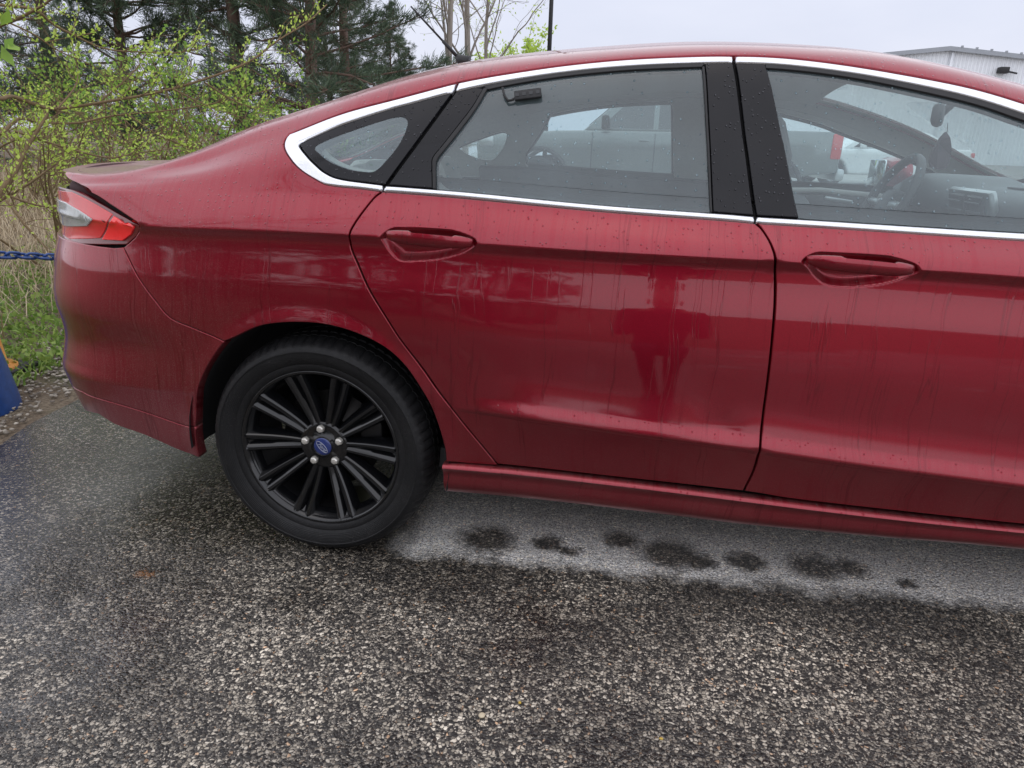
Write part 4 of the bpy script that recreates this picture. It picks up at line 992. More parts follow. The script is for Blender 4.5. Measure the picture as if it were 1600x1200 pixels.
# ------------------------------------------------------------------ ground
def gz(x, y):
    """height of the ground: car park flat by the car, rising gently beyond; verge banks up behind the car"""
    x = np.asarray(x, float); y = np.asarray(y, float)
    ex = edge_x(y); d = ex-x
    lot = .022*np.maximum(0, np.minimum(y, 40)-2.6)+.012*np.maximum(0, y-40)*.5
    bank = .10*sstep(.35, 2.2, d)+.035*np.maximum(0, np.minimum(d, 30)-1.5)
    return .010+lot*sstep(3, -2, d)+np.where(d > 0, bank, 0)
def edge_x(y): return -1.64-.21*(np.asarray(y, float)-.63)-.02*np.sin(np.asarray(y, float)*3.1)-.012*np.sin(np.asarray(y, float)*9.7+1)
def mat_asphalt():
    q = NM('wet_asphalt'); co = q.coord(); x, y, z = q.xyz(co)
    warp = q.n('ShaderNodeVectorMath', {0: co, 1: q.n('ShaderNodeVectorMath', {0: q.noise(co, 55, 2, .5, 'Color'), 3: .010}, operation='SCALE').outputs[0]}, operation='ADD').outputs[0]
    def stones(scale, d0, d1):
        v = q.n('ShaderNodeTexVoronoi', {'Vector': warp, 'Scale': scale, 'Randomness': 1.0}); v2 = q.n('ShaderNodeTexVoronoi', {'Vector': warp, 'Scale': scale}, feature='DISTANCE_TO_EDGE')
        r = q.xyz(v.outputs['Color']); m_ = q.ramp(v2.outputs['Distance'], [(d0, 0), (d1, 1)])
        return r, m_
    r1, m1 = stones(128, .04, .20); r2, m2 = stones(250, .05, .25)
    pal = [(0, (.014, .014, .015)), (.24, (.045, .044, .042)), (.38, (.11, .106, .10)), (.52, (.26, .242, .21)), (.68, (.50, .465, .395)), (.86, (.78, .73, .63)), (1, (.93, .89, .79))]
    c1 = q.ramp(r1[0], pal); c2 = q.ramp(r2[1], [(0, (.022, .022, .023)), (.45, (.055, .053, .05)), (.66, (.26, .245, .22)), (1, (.68, .64, .57))])
    warm = q.mix(q.ramp(r1[2], [(.90, 0), (.95, .7)]), c1, q.n('ShaderNodeVectorMath', {0: c1, 1: (1.3, .85, .55)}, operation='MULTIPLY').outputs[0])
    binder = (.030, .029, .029)
    col = q.mix(m2, binder, c2)
    big = q.math('MULTIPLY', m1, q.ramp(r1[1], [(.18, 0), (.30, 1)]))
    worn = q.ramp(q.noise(co, 2.3, 5, .62), [(.30, .45), (.62, 1)])
    col = q.mix(q.math('MULTIPLY', big, worn), col, warm)
    col = q.n('ShaderNodeVectorMath', {0: col, 1: (1.06, 1.01, .94)}, operation='MULTIPLY').outputs[0]
    # wetness in broad patches
    n1 = q.noise(q.mapping(co, (1, 1.6, 1), loc=(3.1, .4, 0)), 1.5, 5, .6)
    leftw = q.ramp(q.math('ADD', q.math('MULTIPLY', x, -.55), .22), [(0, 0), (1, 1)])
    farw = q.ramp(q.math('MULTIPLY', q.math('ADD', y, .45), .9), [(0, 0), (1, 1)])
    wet = q.ramp(q.math('ADD', n1, q.math('ADD', q.math('MULTIPLY', leftw, .14), q.math('MULTIPLY', farw, .16))), [(.45, .05), (.62, 1)])
    film = q.ramp(q.math('ADD', q.noise(co, 2.1, 4, .6), q.math('MULTIPLY', leftw, .36)), [(.56, 0), (.78, 1)])
    # dry grit sheltered by the sill, whitened to offset its shade, broken by drip spots
    wob = q.math('MULTIPLY', q.math('SUBTRACT', q.noise(co, 6, 4, .65), .5), .14); wob2 = q.math('MULTIPLY', q.math('SUBTRACT', q.noise(co, 34, 4, .7), .5), .10)
    yy = q.math('ADD', q.math('ADD', y, q.math('MULTIPLY', x, -.045)), q.math('ADD', wob, wob2))
    band = q.math('MULTIPLY', q.ramp(yy, [(.02, 0), (.09, 1)]), q.ramp(yy, [(.22, 1), (.50, .35)]))  # inner fade paints in the shadow under the car
    band = q.math('MULTIPLY', band, q.ramp(q.math('ADD', x, wob), [(.16, 0), (.26, 1)]))
    for sx, sy, rr in ((.455, .185, .10), (.63, .20, .055), (.70, .17, .03), (1.00, .215, .10), (1.09, .19, .05), (1.22, .22, .06), (1.42, .235, .09), (1.52, .25, .06), (.86, .27, .06), (1.66, .20, .035)):
        dx = q.math('SUBTRACT', x, sx); dy = q.math('MULTIPLY', q.math('SUBTRACT', y, sy), 1.15)
        d = q.math('SQRT', q.math('ADD', q.math('MULTIPLY', dx, dx), q.math('MULTIPLY', dy, dy)))
        d = q.math('ADD', d, q.math('ADD', q.math('MULTIPLY', wob, .42), q.math('MULTIPLY', wob2, 1.0)))
        band = q.math('MULTIPLY', band, q.ramp(d, [(rr*.55, .05), (rr*1.25, 1)]))
    dry = q.math('MULTIPLY', band, 1.0)
    wetk = q.math('MULTIPLY', wet, q.math('SUBTRACT', 1.0, dry), True)
    col = q.mix(q.math('MULTIPLY', wetk, .85), col, q.n('ShaderNodeVectorMath', {0: col, 1: (.30, .29, .285)}, operation='MULTIPLY').outputs[0])
    fine = q.ramp(q.noise(co, 520, 3, .7), [(.35, .30), (.65, .72)])
    pale = q.mix(fine, (.86, .855, .83), (.98, .975, .95))
    pale = q.mix(q.ramp(q.noise(co, 260, 2, .6), [(.46, .05), (.60, .75)]), pale, q.n('ShaderNodeVectorMath', {0: col, 1: (2.4, 2.4, 2.3)}, operation='MULTIPLY').outputs[0])
    col = q.mix(q.math('MULTIPLY', dry, q.ramp(q.noise(co, 150, 3, .75), [(.33, .25), (.52, 1)])), col, pale)
    # rust stain and sealed crack
    def dist_to(px_, py_, k=1.0):
        dx = q.math('SUBTRACT', x, px_); dy = q.math('SUBTRACT', y, py_); return q.math('ADD', q.math('SQRT', q.math('ADD', q.math('MULTIPLY', dx, dx), q.math('MULTIPLY', dy, dy))), q.math('MULTIPLY', wob2, 1.2))
    col = q.mix(q.math('MULTIPLY', q.ramp(dist_to(-.418, -.188), [(.006, .8), (.030, 0)]), m1), col, (.33, .13, .03))
    cx = q.math('ADD', q.math('ADD', q.math('MULTIPLY', x, .42), y), q.math('MULTIPLY', wob, 1.3))
    crack = q.ramp(q.math('ABSOLUTE', q.math('SUBTRACT', cx, .27)), [(.004, 1), (.012, 0)])
    crack = q.math('MULTIPLY', crack, q.ramp(x, [(-.95, 1), (-.80, 0)]))
    col = q.mix(crack, col, (.008, .008, .008))
    h = q.math('ADD', q.math('MULTIPLY', q.ramp(q.voro(warp, 128), [(0, 1), (.8, 0)]), .8), q.math('ADD', q.math('MULTIPLY', q.ramp(q.voro(warp, 250), [(0, 1), (.8, 0)]), .45), q.math('MULTIPLY', q.noise(co, 9, 4, .6), .5)))
    rough = q.mixf(wetk, q.mixf(dry, .62, .95), q.mixf(film, .30, .13))
    nb = q.n('ShaderNodeBump', {'Height': h, 'Strength': q.mixf(film, .75, .28), 'Distance': .005}).outputs[0]
    return q.done(q.bsdf(color=col, rough=rough, spec=q.mixf(wetk, q.mixf(dry, .35, .05), .55), coat=q.math('MULTIPLY', film, q.math('MULTIPLY', wetk, .55)), coat_rough=.10, coat_normal=q.n('ShaderNodeBump', {'Height': h, 'Strength': .10, 'Distance': .005}).outputs[0], normal=nb))
def mat_verge():
    q = NM('verge_soil'); co = q.coord(); n = q.noise(co, 5, 6, .7); n2 = q.noise(co, 60, 4, .7)
    col = q.mix(q.ramp(n, [(.4, 0), (.6, 1)]), (.16, .115, .075), (.25, .20, .135)); col = q.mix(q.ramp(n2, [(.45, 0), (.7, 1)]), col, (.07, .05, .035))
    col = q.mix(q.ramp(q.noise(co, 1.3, 4, .6), [(.55, 0), (.68, .8)]), col, (.05, .075, .022))
    return q.done(q.bsdf(color=col, rough=.95, normal=q.bump(n2, .8, .03)))
M['asphalt'] = mat_asphalt(); M['verge'] = mat_verge()
def sheet(name, xs, ys, mat, dz, keep):
    X, Y = np.meshgrid(xs, ys, indexing='ij'); Z = gz(X, Y)+dz; n = len(ys)
    V = np.stack([X.ravel(), Y.ravel(), Z.ravel()], 1); F = []
    for i in range(len(xs)-1):
        for j in range(n-1): F.append((i*n+j, (i+1)*n+j, (i+1)*n+j+1, i*n+j+1))
    return tag(fast_mesh(name, V, F, mat, None, True), kind='structure')
def spaced(a, b, near, lo, hi): return np.unique(np.concatenate([np.linspace(a, lo, 14), np.arange(lo, hi, near), np.linspace(hi, b, 14)]))
sheet('ground', spaced(-400, 400, .25, -8, 4), spaced(-400, 600, .25, -4, 12), M['verge'], -.012, None)
# car park sheet with a ragged edge against the verge
ysl = np.unique(np.concatenate([np.linspace(-120, -3, 20), np.arange(-3, 14, .06), np.linspace(14, 150, 40)]))
V = []; cols = 26
for y in ysl:
    e = float(edge_x(y)); xs = e+np.concatenate([np.linspace(0, 6, 18), np.linspace(8, 160, 8)])
    for k, x in enumerate(xs): V.append((x, y, float(gz(x, y))+(.004 if k else -.02)))
F = [(i*cols+k, i*cols+k+1, (i+1)*cols+k+1, (i+1)*cols+k) for i in range(len(ysl)-1) for k in range(cols-1)]
tag(fast_mesh('car_park', V, F, M['asphalt'], None, True), kind='structure')
# ------------------------------------------------------------------ vegetation
def mat_leaf(name, a, b, trans=.35, rough=.5):
    q = NM(name); g = q.n('ShaderNodeNewGeometry').outputs['Random Per Island']
    col = q.mix(g, a, b)
    p = q.bsdf(color=col, rough=rough, spec=.3)
    t = q.n('ShaderNodeBsdfTranslucent', {'Color': col}).outputs[0]
    return q.done(q.n('ShaderNodeMixShader', {0: trans, 1: p, 2: t}).outputs[0])
def mat_bark(name, a, b, scale=25):
    q = NM(name); co = q.coord(); f = q.noise(q.mapping(co, (1, 1, .25)), scale, 5, .7)
    return q.done(q.bsdf(color=q.mix(f, a, b), rough=.9, normal=q.bump(f, .6, .02)))
M['bud'] = mat_leaf('spring_bud_leaf', (.36, .52, .06), (.64, .78, .18), .45)
M['leaf'] = mat_leaf('fresh_green_leaf', (.13, .27, .035), (.34, .50, .09), .4)
M['needle'] = mat_leaf('pine_needles', (.05, .075, .042), (.13, .17, .095), .15)
M['needle2'] = mat_leaf('spruce_needles', (.05, .08, .055), (.14, .19, .11), .15)
M['straw'] = mat_leaf('dead_straw', (.30, .22, .13), (.66, .56, .40), .25, .8)
M['weed'] = mat_leaf('verge_weeds', (.10, .20, .03), (.34, .46, .11), .35)
M['bark_red'] = mat_bark('reddish_pine_bark', (.10, .065, .05), (.20, .13, .10), 12)
M['bark_twig'] = mat_bark('olive_brown_twig', (.13, .085, .045), (.27, .19, .10), 60)
M['bark_grey'] = mat_bark('grey_bark', (.20, .17, .145), (.36, .32, .28), 8)
def leaf_quads(C, L, Wd, up=.4, dirs=None):
    """diamond leaves at centres C, lengths L"""
    n = len(C); L = np.broadcast_to(L, n); Wd = np.broadcast_to(Wd, n)
    d = rng.normal(size=(n, 3)) if dirs is None else dirs+rng.normal(size=(n, 3))*.5
    d[:, 2] += up; d /= np.linalg.norm(d, axis=1)[:, None]
    s = np.cross(d, rng.normal(size=(n, 3))); s /= np.linalg.norm(s, axis=1)[:, None]+1e-9
    nn = np.cross(d, s)
    V = np.empty((n, 4, 3)); V[:, 0] = C; V[:, 1] = C+d*(L*.5)[:, None]+s*(Wd*.5)[:, None]+nn*(L*.12)[:, None]; V[:, 2] = C+d*L[:, None]; V[:, 3] = C+d*(L*.5)[:, None]-s*(Wd*.5)[:, None]+nn*(L*.12)[:, None]
    F = np.arange(n*4).reshape(n, 4); return V.reshape(-1, 3), F
def quick_tubes(paths, n=5):
    """many tapered tubes -> one V, F"""
    Vs = []; Fs = []; base = 0; ang = np.arange(n)*2*math.pi/n
    for P, r in paths:
        P = np.asarray(P, float); r = np.asarray(r, float); N = len(P)
        T = np.gradient(P, axis=0); T /= np.linalg.norm(T, axis=1)[:, None]+1e-9
        ref = np.where(np.abs(T[:, 2:3]) < .9, np.array([[0, 0, 1.0]]), np.array([[1.0, 0, 0]]))
        a = np.cross(T, ref); a /= np.linalg.norm(a, axis=1)[:, None]+1e-9; b = np.cross(T, a)
        V = P[:, None]+r[:, None, None]*(np.cos(ang)[None, :, None]*a[:, None]+np.sin(ang)[None, :, None]*b[:, None])
        Vs.append(V.reshape(-1, 3)); i = np.arange(N-1)[:, None]*n; k = np.arange(n)[None]; k2 = (k+1) % n
        Fs.append(np.stack([i+k, i+k2, i+n+k2, i+n+k], -1).reshape(-1, 4)+base); base += N*n
    return np.concatenate(Vs), np.concatenate(Fs)
def wander(p, d, length, n, bend, drift=(0, 0, 0)):
    P = [np.array(p, float)]; d = np.array(d, float); d /= np.linalg.norm(d)
    for i in range(n):
        d = d+rng.normal(size=3)*bend+np.array(drift); d /= np.linalg.norm(d); P.append(P[-1]+d*length/n)
    return np.array(P)
def put(name, root, stems, leaves, mats, names=('stems', 'foliage'), n=5):
    V, F = quick_tubes(stems, n); fast_mesh(names[0], V, F, mats[0], root, True)
    if leaves is not None:
        V, F = leaves; fast_mesh(names[1], V, F, mats[1], root)
# budding shrub whose long boughs reach over the verge; boughs follow the photograph, each at its own depth
boughs = [([(-40,148),(0,153),(18,150),(54,163),(90,170),(180,156),(255,141),(330,121),(390,93),(435,63),(480,35),(511,6)], 1.9, 3.2, .013),
          ([(-40,4),(0,10),(54,15),(84,39),(120,58),(165,75),(225,84),(285,81),(330,67)], 2.0, 2.7, .009),
          ([(-30,60),(0,42),(27,27),(69,9),(90,-8)], 1.9, 1.7, .012), ([(-30,222),(0,207),(30,186),(60,189),(120,192),(180,180),(270,172),(360,156),(440,132)], 2.0, 3.1, .011),
          ([(27,204),(90,228),(165,246),(210,240),(270,229)], 2.0, 2.5, .008), ([(-14,318),(0,303),(18,279),(30,249),(42,234),(60,205),(75,180)], 1.75, 2.1, .022),
          ([(-20,322),(0,312),(45,288),(84,258),(110,240)], 1.7, 1.9, .010), ([(15,306),(54,318),(87,325),(120,322)], 1.7, 1.9, .007),
          ([(270,138),(330,168),(396,189)], 2.6, 2.9, .006), ([(318,129),(375,162),(426,172)], 2.8, 3.1, .006), ([(-20,20),(45,51),(90,78),(135,99),(170,120)], 2.1, 2.5, .006),
          ([(-20,240),(40,215),(100,235),(150,262)], 2.2, 2.3, .006), ([(160,156),(210,110),(235,70)], 2.5, 2.8, .006), ([(90,170),(120,130),(118,90)], 2.2, 2.5, .006), ([(200,180),(250,215),(300,232)], 2.4, 2.6, .005)]
stems = []; LC = []; LD = []
def bud_twigs(P, n, lo, hi, dens_, r0=.0028):
    for _ in range(n):
        i = rng.integers(1, len(P)-1); d = (P[min(i+1, len(P)-1)]-P[i-1]); d = d/np.linalg.norm(d)+rng.normal(size=3)*.6+np.array([0, 0, .25])
        Q = wander(P[i], d, rng.uniform(lo, hi), 6, .16, (0, 0, .03)); stems.append((Q, np.linspace(r0, .0012, 7)))
        for k in range(1, 7):
            m_ = rng.integers(1, 3+int(dens_)); LC.extend(Q[k]+rng.normal(size=(m_, 3))*.010); LD.extend([d]*m_)
root_pt = np.array([-2.75, 1.75, float(gz(-2.75, 1.75))])
shrub = thing('budding_shrub', 'leaning shrub with long bare boughs and yellow-green buds behind the red car boot', 'shrub', tuple(root_pt))
for px_, ya, yb, r in boughs:
    P = np.array([at_y(a, b, ya+(yb-ya)*i/(len(px_)-1))+rng.normal(size=3)*.004 for i, (a, b) in enumerate(px_)])
    P = catmull3 = np.array([.5*((2*P[i])+(-P[max(i-1, 0)]+P[i+1])*t+(2*P[max(i-1, 0)]-5*P[i]+4*P[i+1]-P[min(i+2, len(P)-1)])*t*t+(-P[max(i-1, 0)]+3*P[i]-3*P[i+1]+P[min(i+2, len(P)-1)])*t**3) for i in range(len(P)-1) for t in (0, .25, .5, .75)]+[P[-1]])
    stems.append((P, np.linspace(r, r*.3, len(P))))
    bud_twigs(P, int(len(P)*.55), .08, .34, 1)
    for k in range(4, len(P)):
        m_ = rng.integers(0, 4); LC.extend(P[k]+rng.normal(size=(m_, 3))*.014); LD.extend([np.array([0, 0, .6])]*m_)
P = np.array([root_pt, root_pt+[.05, 0, .4], at_y(-30, 330, 1.75), at_y(-14, 318, 1.75)]); stems.append((P, [.04, .035, .028, .024]))
P = np.array([root_pt, root_pt+[0, .05, .6], at_y(-50, 150, 1.9), at_y(-40, 148, 1.9)]); stems.append((P, [.03, .025, .016, .013]))
P = np.array([root_pt, root_pt+[-.05, .05, .8], at_y(-60, 40, 2.0), at_y(-40, 4, 2.0)]); stems.append((P, [.03, .025, .016, .010]))
V, F = quick_tubes(stems, 6); fast_mesh('stems', V-root_pt, F, M['bark_twig'], shrub, True)
LC = np.array(LC); V, F = leaf_quads(LC, rng.uniform(.012, .034, len(LC)), rng.uniform(.009, .021, len(LC)), .5, np.array(LD)); fast_mesh('foliage', V-root_pt, F, M['bud'], shrub)
# procedural shrubs
def make_shrub(h, spread, nst, leafmat, lsize, ntw, nleaf, bark='bark_twig', droop=0.0):
    st = []; C = []
    for _ in range(nst):
        a = rng.uniform(0, 2*math.pi); d = np.array([math.cos(a)*spread, math.sin(a)*spread, 1.0]); L = h*rng.uniform(.7, 1.1)
        P = wander(rng.normal(size=3)*[.12, .12, 0]*h*.4, d, L, 10, .10, (0, 0, -droop)); st.append((P, np.linspace(.012*h*.6, .002, 11)))
        for _t in range(ntw):
            i = rng.integers(2, 11); Q = wander(P[i], rng.normal(size=3)+[0, 0, .5], h*rng.uniform(.10, .26), 5, .2); st.append((Q, np.linspace(.0035, .0012, 6)))
            for k in range(1, 6): C.append(Q[k]+rng.normal(size=(rng.integers(1, nleaf+1), 3))*lsize*.8)
    C = np.concatenate(C); return st, leaf_quads(C, rng.uniform(lsize*.6, lsize*1.3, len(C)), rng.uniform(lsize*.35, lsize*.8, len(C)), .4)
def build_plant(name, label, cat, gen, mats, group=None, names=('stems', 'foliage'), n=5):
    r = thing(name, label, cat, (0, 0, 0), group); st, lv = gen; put(name, r, st, lv, mats, names, n); return r
def copy_thing(o, loc, rz, sc, label, group=None):
    c = o.copy(); COL.objects.link(c); c.location = loc; c.rotation_euler = (0, 0, rz); c.scale = (sc,)*3; c['label'] = label
    if group: c['group'] = group
    for ch in o.children:
        d = ch.copy(); COL.objects.link(d); d.parent = c
    return c
def gpos(px_, y): d = ray(px_, 200); t = (y-CAM[1])/d[1]; x = CAM[0]+d[0]*t; return (x, y, float(gz(x, y))-.02)
def set_at(o, loc, rz=0, sc=1): o.location = loc; o.rotation_euler = (0, 0, rz); o.scale = (sc,)*3; return o
g1 = build_plant('leafy_shrub', 'fresh green leafy shrub growing under the tall red-barked pine', 'shrub', make_shrub(2.5, .6, 13, 'leaf', .06, 10, 3), (M['bark_twig'], M['leaf']), 'green shrubs behind the car')
g2 = build_plant('budding_bush', 'thin twiggy bush dotted with yellow buds standing in the straw', 'shrub', make_shrub(1.9, .8, 14, 'bud', .03, 8, 2), (M['bark_twig'], M['bud']), 'budding bushes on the verge')
set_at(g1, gpos(318, 7.0), .4, .95); set_at(g2, gpos(70, 3.4), 1.0, .9)
GL = 'fresh green leafy shrub growing among the pine trunks'; BL = 'thin twiggy yellow-budded bush rising behind the car boot'
for px_, y, rz, sc in ((235, 6.4, 2, .85), (385, 7.6, 4, .72), (140, 7.0, 1, .8), (440, 9.5, 3, .75), (560, 13.0, 2.2, .7), (285, 8.5, .5, .95), (60, 8.0, 2.8, .85), (335, 9.5, 5.1, .9)): copy_thing(g1, gpos(px_, y), rz, sc, GL, 'green shrubs behind the car')
for px_, y, rz, sc in ((290, 5.4, 4, .75), (20, 5.6, 3, .9), (150, 5.8, 5.3, .8), (380, 6.2, .6, .7)): copy_thing(g2, gpos(px_, y), rz, sc, BL, 'budding bushes on the verge')
# pines
def make_pine(h, crown0, spread, nwh, tuft, lean=.02, dens_=1.0, taper=True):
    st = []; C = []; D = []
    T_ = wander((0, 0, 0), (lean, 0, 1), h, 14, .018); st.append((T_, np.linspace(h*.016, .02, 15)))
    for w in range(nwh):
        t = crown0+(1-crown0)*w/nwh; z = t*14; i = int(min(z, 13)); p = T_[i]+(T_[i+1]-T_[i])*(z-i)
        L0 = spread*((1-t)**.8*1.1+.12 if taper else (1.0-.5*abs(2*t-1.25)))
        for k in range(rng.integers(3, 6)):
            a = rng.uniform(0, 2*math.pi); L = L0*rng.uniform(.55, 1.15)
            B = wander(p, (math.cos(a), math.sin(a), rng.uniform(-.05, .35)), L, 7, .10, (0, 0, .012)); st.append((B, np.linspace(.014*h*.16+.008, .006, 8)))
            for s_ in range(int((5+L*5)*dens_)):
                f = rng.uniform(.25, 1)*7; j = int(min(f, 6)); q_ = B[j]+(B[j+1]-B[j])*(f-j); dd = B[j+1]-B[j]; dd = dd/np.linalg.norm(dd)+rng.normal(size=3)*.7
                Q = wander(q_, dd, rng.uniform(.15, .45)*min(1, L), 3, .15, (0, 0, .06)); st.append((Q, [.006, .005, .004, .003]))
                for e in Q[1:]: C.append(e); D.append(dd)
    C = np.array(C); D = np.array(D); k = 15
    CC = np.repeat(C, k, 0)+rng.normal(size=(len(C)*k, 3))*.035; DD = np.repeat(D, k, 0)
    return st, leaf_quads(CC, rng.uniform(tuft*.7, tuft*1.25, len(CC)), np.full(len(CC), .013), .35, DD*.8)
NM2 = ('trunk', 'crown')
p1 = build_plant('pine_tree', 'tall pine with red-brown trunk and open branches where sky shows through', 'tree', make_pine(11, .12, 2.5, 18, .17, dens_=.7, taper=False), (M['bark_red'], M['needle']), 'pines behind the car', NM2)
p2 = build_plant('pine_tree', 'dense dark bushy pine beside the red-trunked open pine', 'tree', make_pine(8.5, .06, 2.6, 28, .17, dens_=1.15), (M['bark_red'], M['needle2']), 'pines behind the car', NM2)
set_at(p1, gpos(379, 13.5), .6, 1.0); set_at(p2, gpos(486, 13.0), .2, 1.15)
PL = 'dark pine standing in the row behind the verge shrubs'
for src, px_, y, rz, sc in ((p2, 205, 13.0, 2.1, 1.0), (p1, 90, 17.0, 1.7, 1.0), (p1, 545, 16.5, 5.0, .9), (p2, -120, 12.0, .8, 1.2), (p2, 520, 20.0, 2.9, .85)):
    copy_thing(src, gpos(px_, y), rz, sc, PL, 'pines behind the car')
p3 = copy_thing(p2, gpos(640, 22), 3.0, .60, 'short dark spruce at the right end of the pine row', 'pines behind the car'); p3.scale = (.42, .42, .44)
p4 = copy_thing(p2, gpos(675, 25), 1.0, .50, 'lowest dark spruce next to the bare trunks', 'pines behind the car'); p4.scale = (.36, .36, .34)
p5 = copy_thing(p2, gpos(612, 21), 2.0, .7, 'mid-height dark spruce behind the car roof', 'pines behind the car'); p5.scale = (.5, .5, .58)
# bare trees
def make_bare(h, depth=4, leafy=0, lsize=.06):
    st = []; C = []
    def grow(p, d, L, r, lev):
        P = wander(p, d, L, 7, .06+.03*lev, (0, 0, .02)); st.append((P, np.linspace(r, r*.55, 8)))
        if lev >= depth:
            if leafy: C.append(P[rng.integers(2, 8, leafy)]+rng.normal(size=(leafy, 3))*.10)
            return
        for _ in range(4 if lev else 9):
            i = rng.integers(2 if lev else 3, 8); a = rng.normal(size=3)*.75; dd = (P[min(i+1, 7)]-P[i-1]); dd = dd/np.linalg.norm(dd)+a+[0, 0, .25]
            grow(P[i], dd, L*rng.uniform(.32, .5), r*.42*(1-.06*i), lev+1)
        grow(P[-1], P[-1]-P[-2], L*.55, r*.55, lev+1)
    grow(np.zeros(3), (0, 0, 1), h*.62, h*.011, 0)
    lv = None
    if leafy: C = np.concatenate(C); lv = leaf_quads(C, rng.uniform(lsize*.6, lsize*1.3, len(C)), rng.uniform(lsize*.4, lsize*.9, len(C)), .2)
    return st, lv
b1 = thing('bare_tree', 'slender grey-barked tree with bare spreading twigs, left of the paler second trunk', 'tree', gpos(704, 22), 'bare trees'); put('', b1, *make_bare(11, 3, 2, .08), (M['bark_grey'], M['bud']), NM2, 4)
b2 = copy_thing(b1, gpos(727, 24), 2.0, 1.05, 'second slender grey-barked bare tree beside the first trunk', 'bare trees')
b3 = copy_thing(b1, gpos(757, 26), 4.1, .95, 'bare tree leaning among branches beside the leafing tree', 'bare trees')
t5 = build_plant('leafing_tree', 'distant rounded tree in pale yellow-green spring leaf beside the lamp post', 'tree', make_bare(4.6, 3, 10, .14), (M['bark_grey'], M['bud']), None, NM2, 4)
set_at(t5, gpos(815, 30), .5, 1.0)
t6 = copy_thing(t5, gpos(765, 34), 2.5, .95, 'distant pale leafing tree behind the bare trunks')
# tree behind the photographer: its branches show as reflections in the rear side glass
nt_ = build_plant('roadside_tree', 'leafing tree behind the photographer, one twig of green leaves hanging into view', 'tree', make_bare(6.2, 3, 4, .06), (M['bark_twig'], M['leaf']), None, NM2, 5)
set_at(nt_, (-3.2, -3.4, 0), 0, 1.0)
Ro = np.array([-3.2, -3.4, 0]); tipP = at_y(2, 30, -.85); Pb = np.array([(-3.2, -3.4, 2.2), (-2.4, -2.7, 2.3), (-1.6, -1.9, 2.05), (-.9, -1.3, 1.75), at_y(-120, -60, -.9), at_y(-30, -10, -.86), tipP])
V, F = quick_tubes([(Pb-Ro, np.array([.03, .022, .015, .009, .005, .003, .0015]))], 6); fast_mesh('bough', V, F, M['bark_twig'], nt_, True)
C = np.array([at_y(a, b, -.85) for a, b in ((1,40), (6,62), (2,70), (12,66), (-8,52), (-14,30))])-Ro; D = np.array([at_y(a, b, -.85) for a, b in ((8,12), (22,72), (18,106), (30,78), (-20,90), (-30,60))])-Ro-C
V, F = leaf_quads(C, np.linalg.norm(D, axis=1), np.full(6, .018), 0.0, D/np.linalg.norm(D, axis=1)[:, None]*6); fast_mesh('bough_leaf', V, F, M['leaf'], nt_)
for k, (x_, y_, sc, src) in enumerate(((-10.5, -8.5, .62, p2), (-8.2, -7.2, .55, p2), (-6.4, -8.8, .66, p2), (-4.9, -7.4, .55, p2), (-3.4, -9.0, .62, p2), (-2.1, -8.0, .50, p2), (-1.0, -9.2, .48, p2))):
    copy_thing(src, (x_, y_, 0), k*1.7, sc, 'dark bushy evergreen in the hedge row behind the photographer', 'evergreens behind the photographer')
# straw, weeds, gravel on the verge
def scatter(n, dlo, dhi, ylo, yhi, pw=1.0):
    y = rng.uniform(ylo, yhi, n); d = dlo+(dhi-dlo)*rng.uniform(0, 1, n)**pw; x = edge_x(y)-d; return x, y, gz(x, y)
def blades(x, y, z, h, w, lean):
    n = len(x); a = rng.uniform(0, 2*math.pi, n); b = np.stack([x, y, z], 1); L = h
    dv = np.stack([np.cos(a)*lean, np.sin(a)*lean, np.ones(n)], 1); dv /= np.linalg.norm(dv, axis=1)[:, None]
    s = np.stack([-np.sin(a), np.cos(a), 0*a], 1)*w[:, None]
    mid = b+dv*(L*.55)[:, None]; tip = b+dv*L[:, None]*.9+np.stack([np.cos(a)*lean, np.sin(a)*lean, -.35*np.ones(n)], 1)*(L*.35)[:, None]
    V = np.stack([b-s, b+s, mid+s*.8, mid-s*.8, tip], 1).reshape(-1, 3); i = np.arange(n)*5
    F = np.concatenate([np.stack([i, i+1, i+2], 1), np.stack([i, i+2, i+3], 1), np.stack([i+3, i+2, i+4], 1)]); return V, F
x, y, z = scatter(26000, .70, 7, -.5, 11, .8); V, F = blades(x, y, z, rng.uniform(.2, .62, len(x)), rng.uniform(.0015, .004, len(x)), rng.uniform(.2, 1.6, len(x)))
tag(fast_mesh('dead_grass', V, F, M['straw']), 'matted tan dead grass covering the verge behind the car', 'grass', kind='stuff')
x, y, z = scatter(9000, .20, 2.2, -.5, 6, 1.3); V, F = blades(x, y, z, rng.uniform(.02, .09, len(x)), rng.uniform(.003, .007, len(x)), rng.uniform(.3, 1.3, len(x)))
C = np.stack(scatter(7000, .22, 1.6, -.5, 5, 1.2), 1)+[0, 0, .03]; V2, F2 = leaf_quads(C+rng.normal(size=C.shape)*[.02, .02, .03], rng.uniform(.02, .06, len(C)), rng.uniform(.012, .035, len(C)), .5)
F2 = np.concatenate([F2[:, [0, 1, 2]], F2[:, [0, 2, 3]]])+len(V)
tag(fast_mesh('weeds', np.concatenate([V, V2]), np.concatenate([F, F2]), M['weed']), 'bright green weeds along the gravel edge of the car park', 'weeds', kind='stuff')
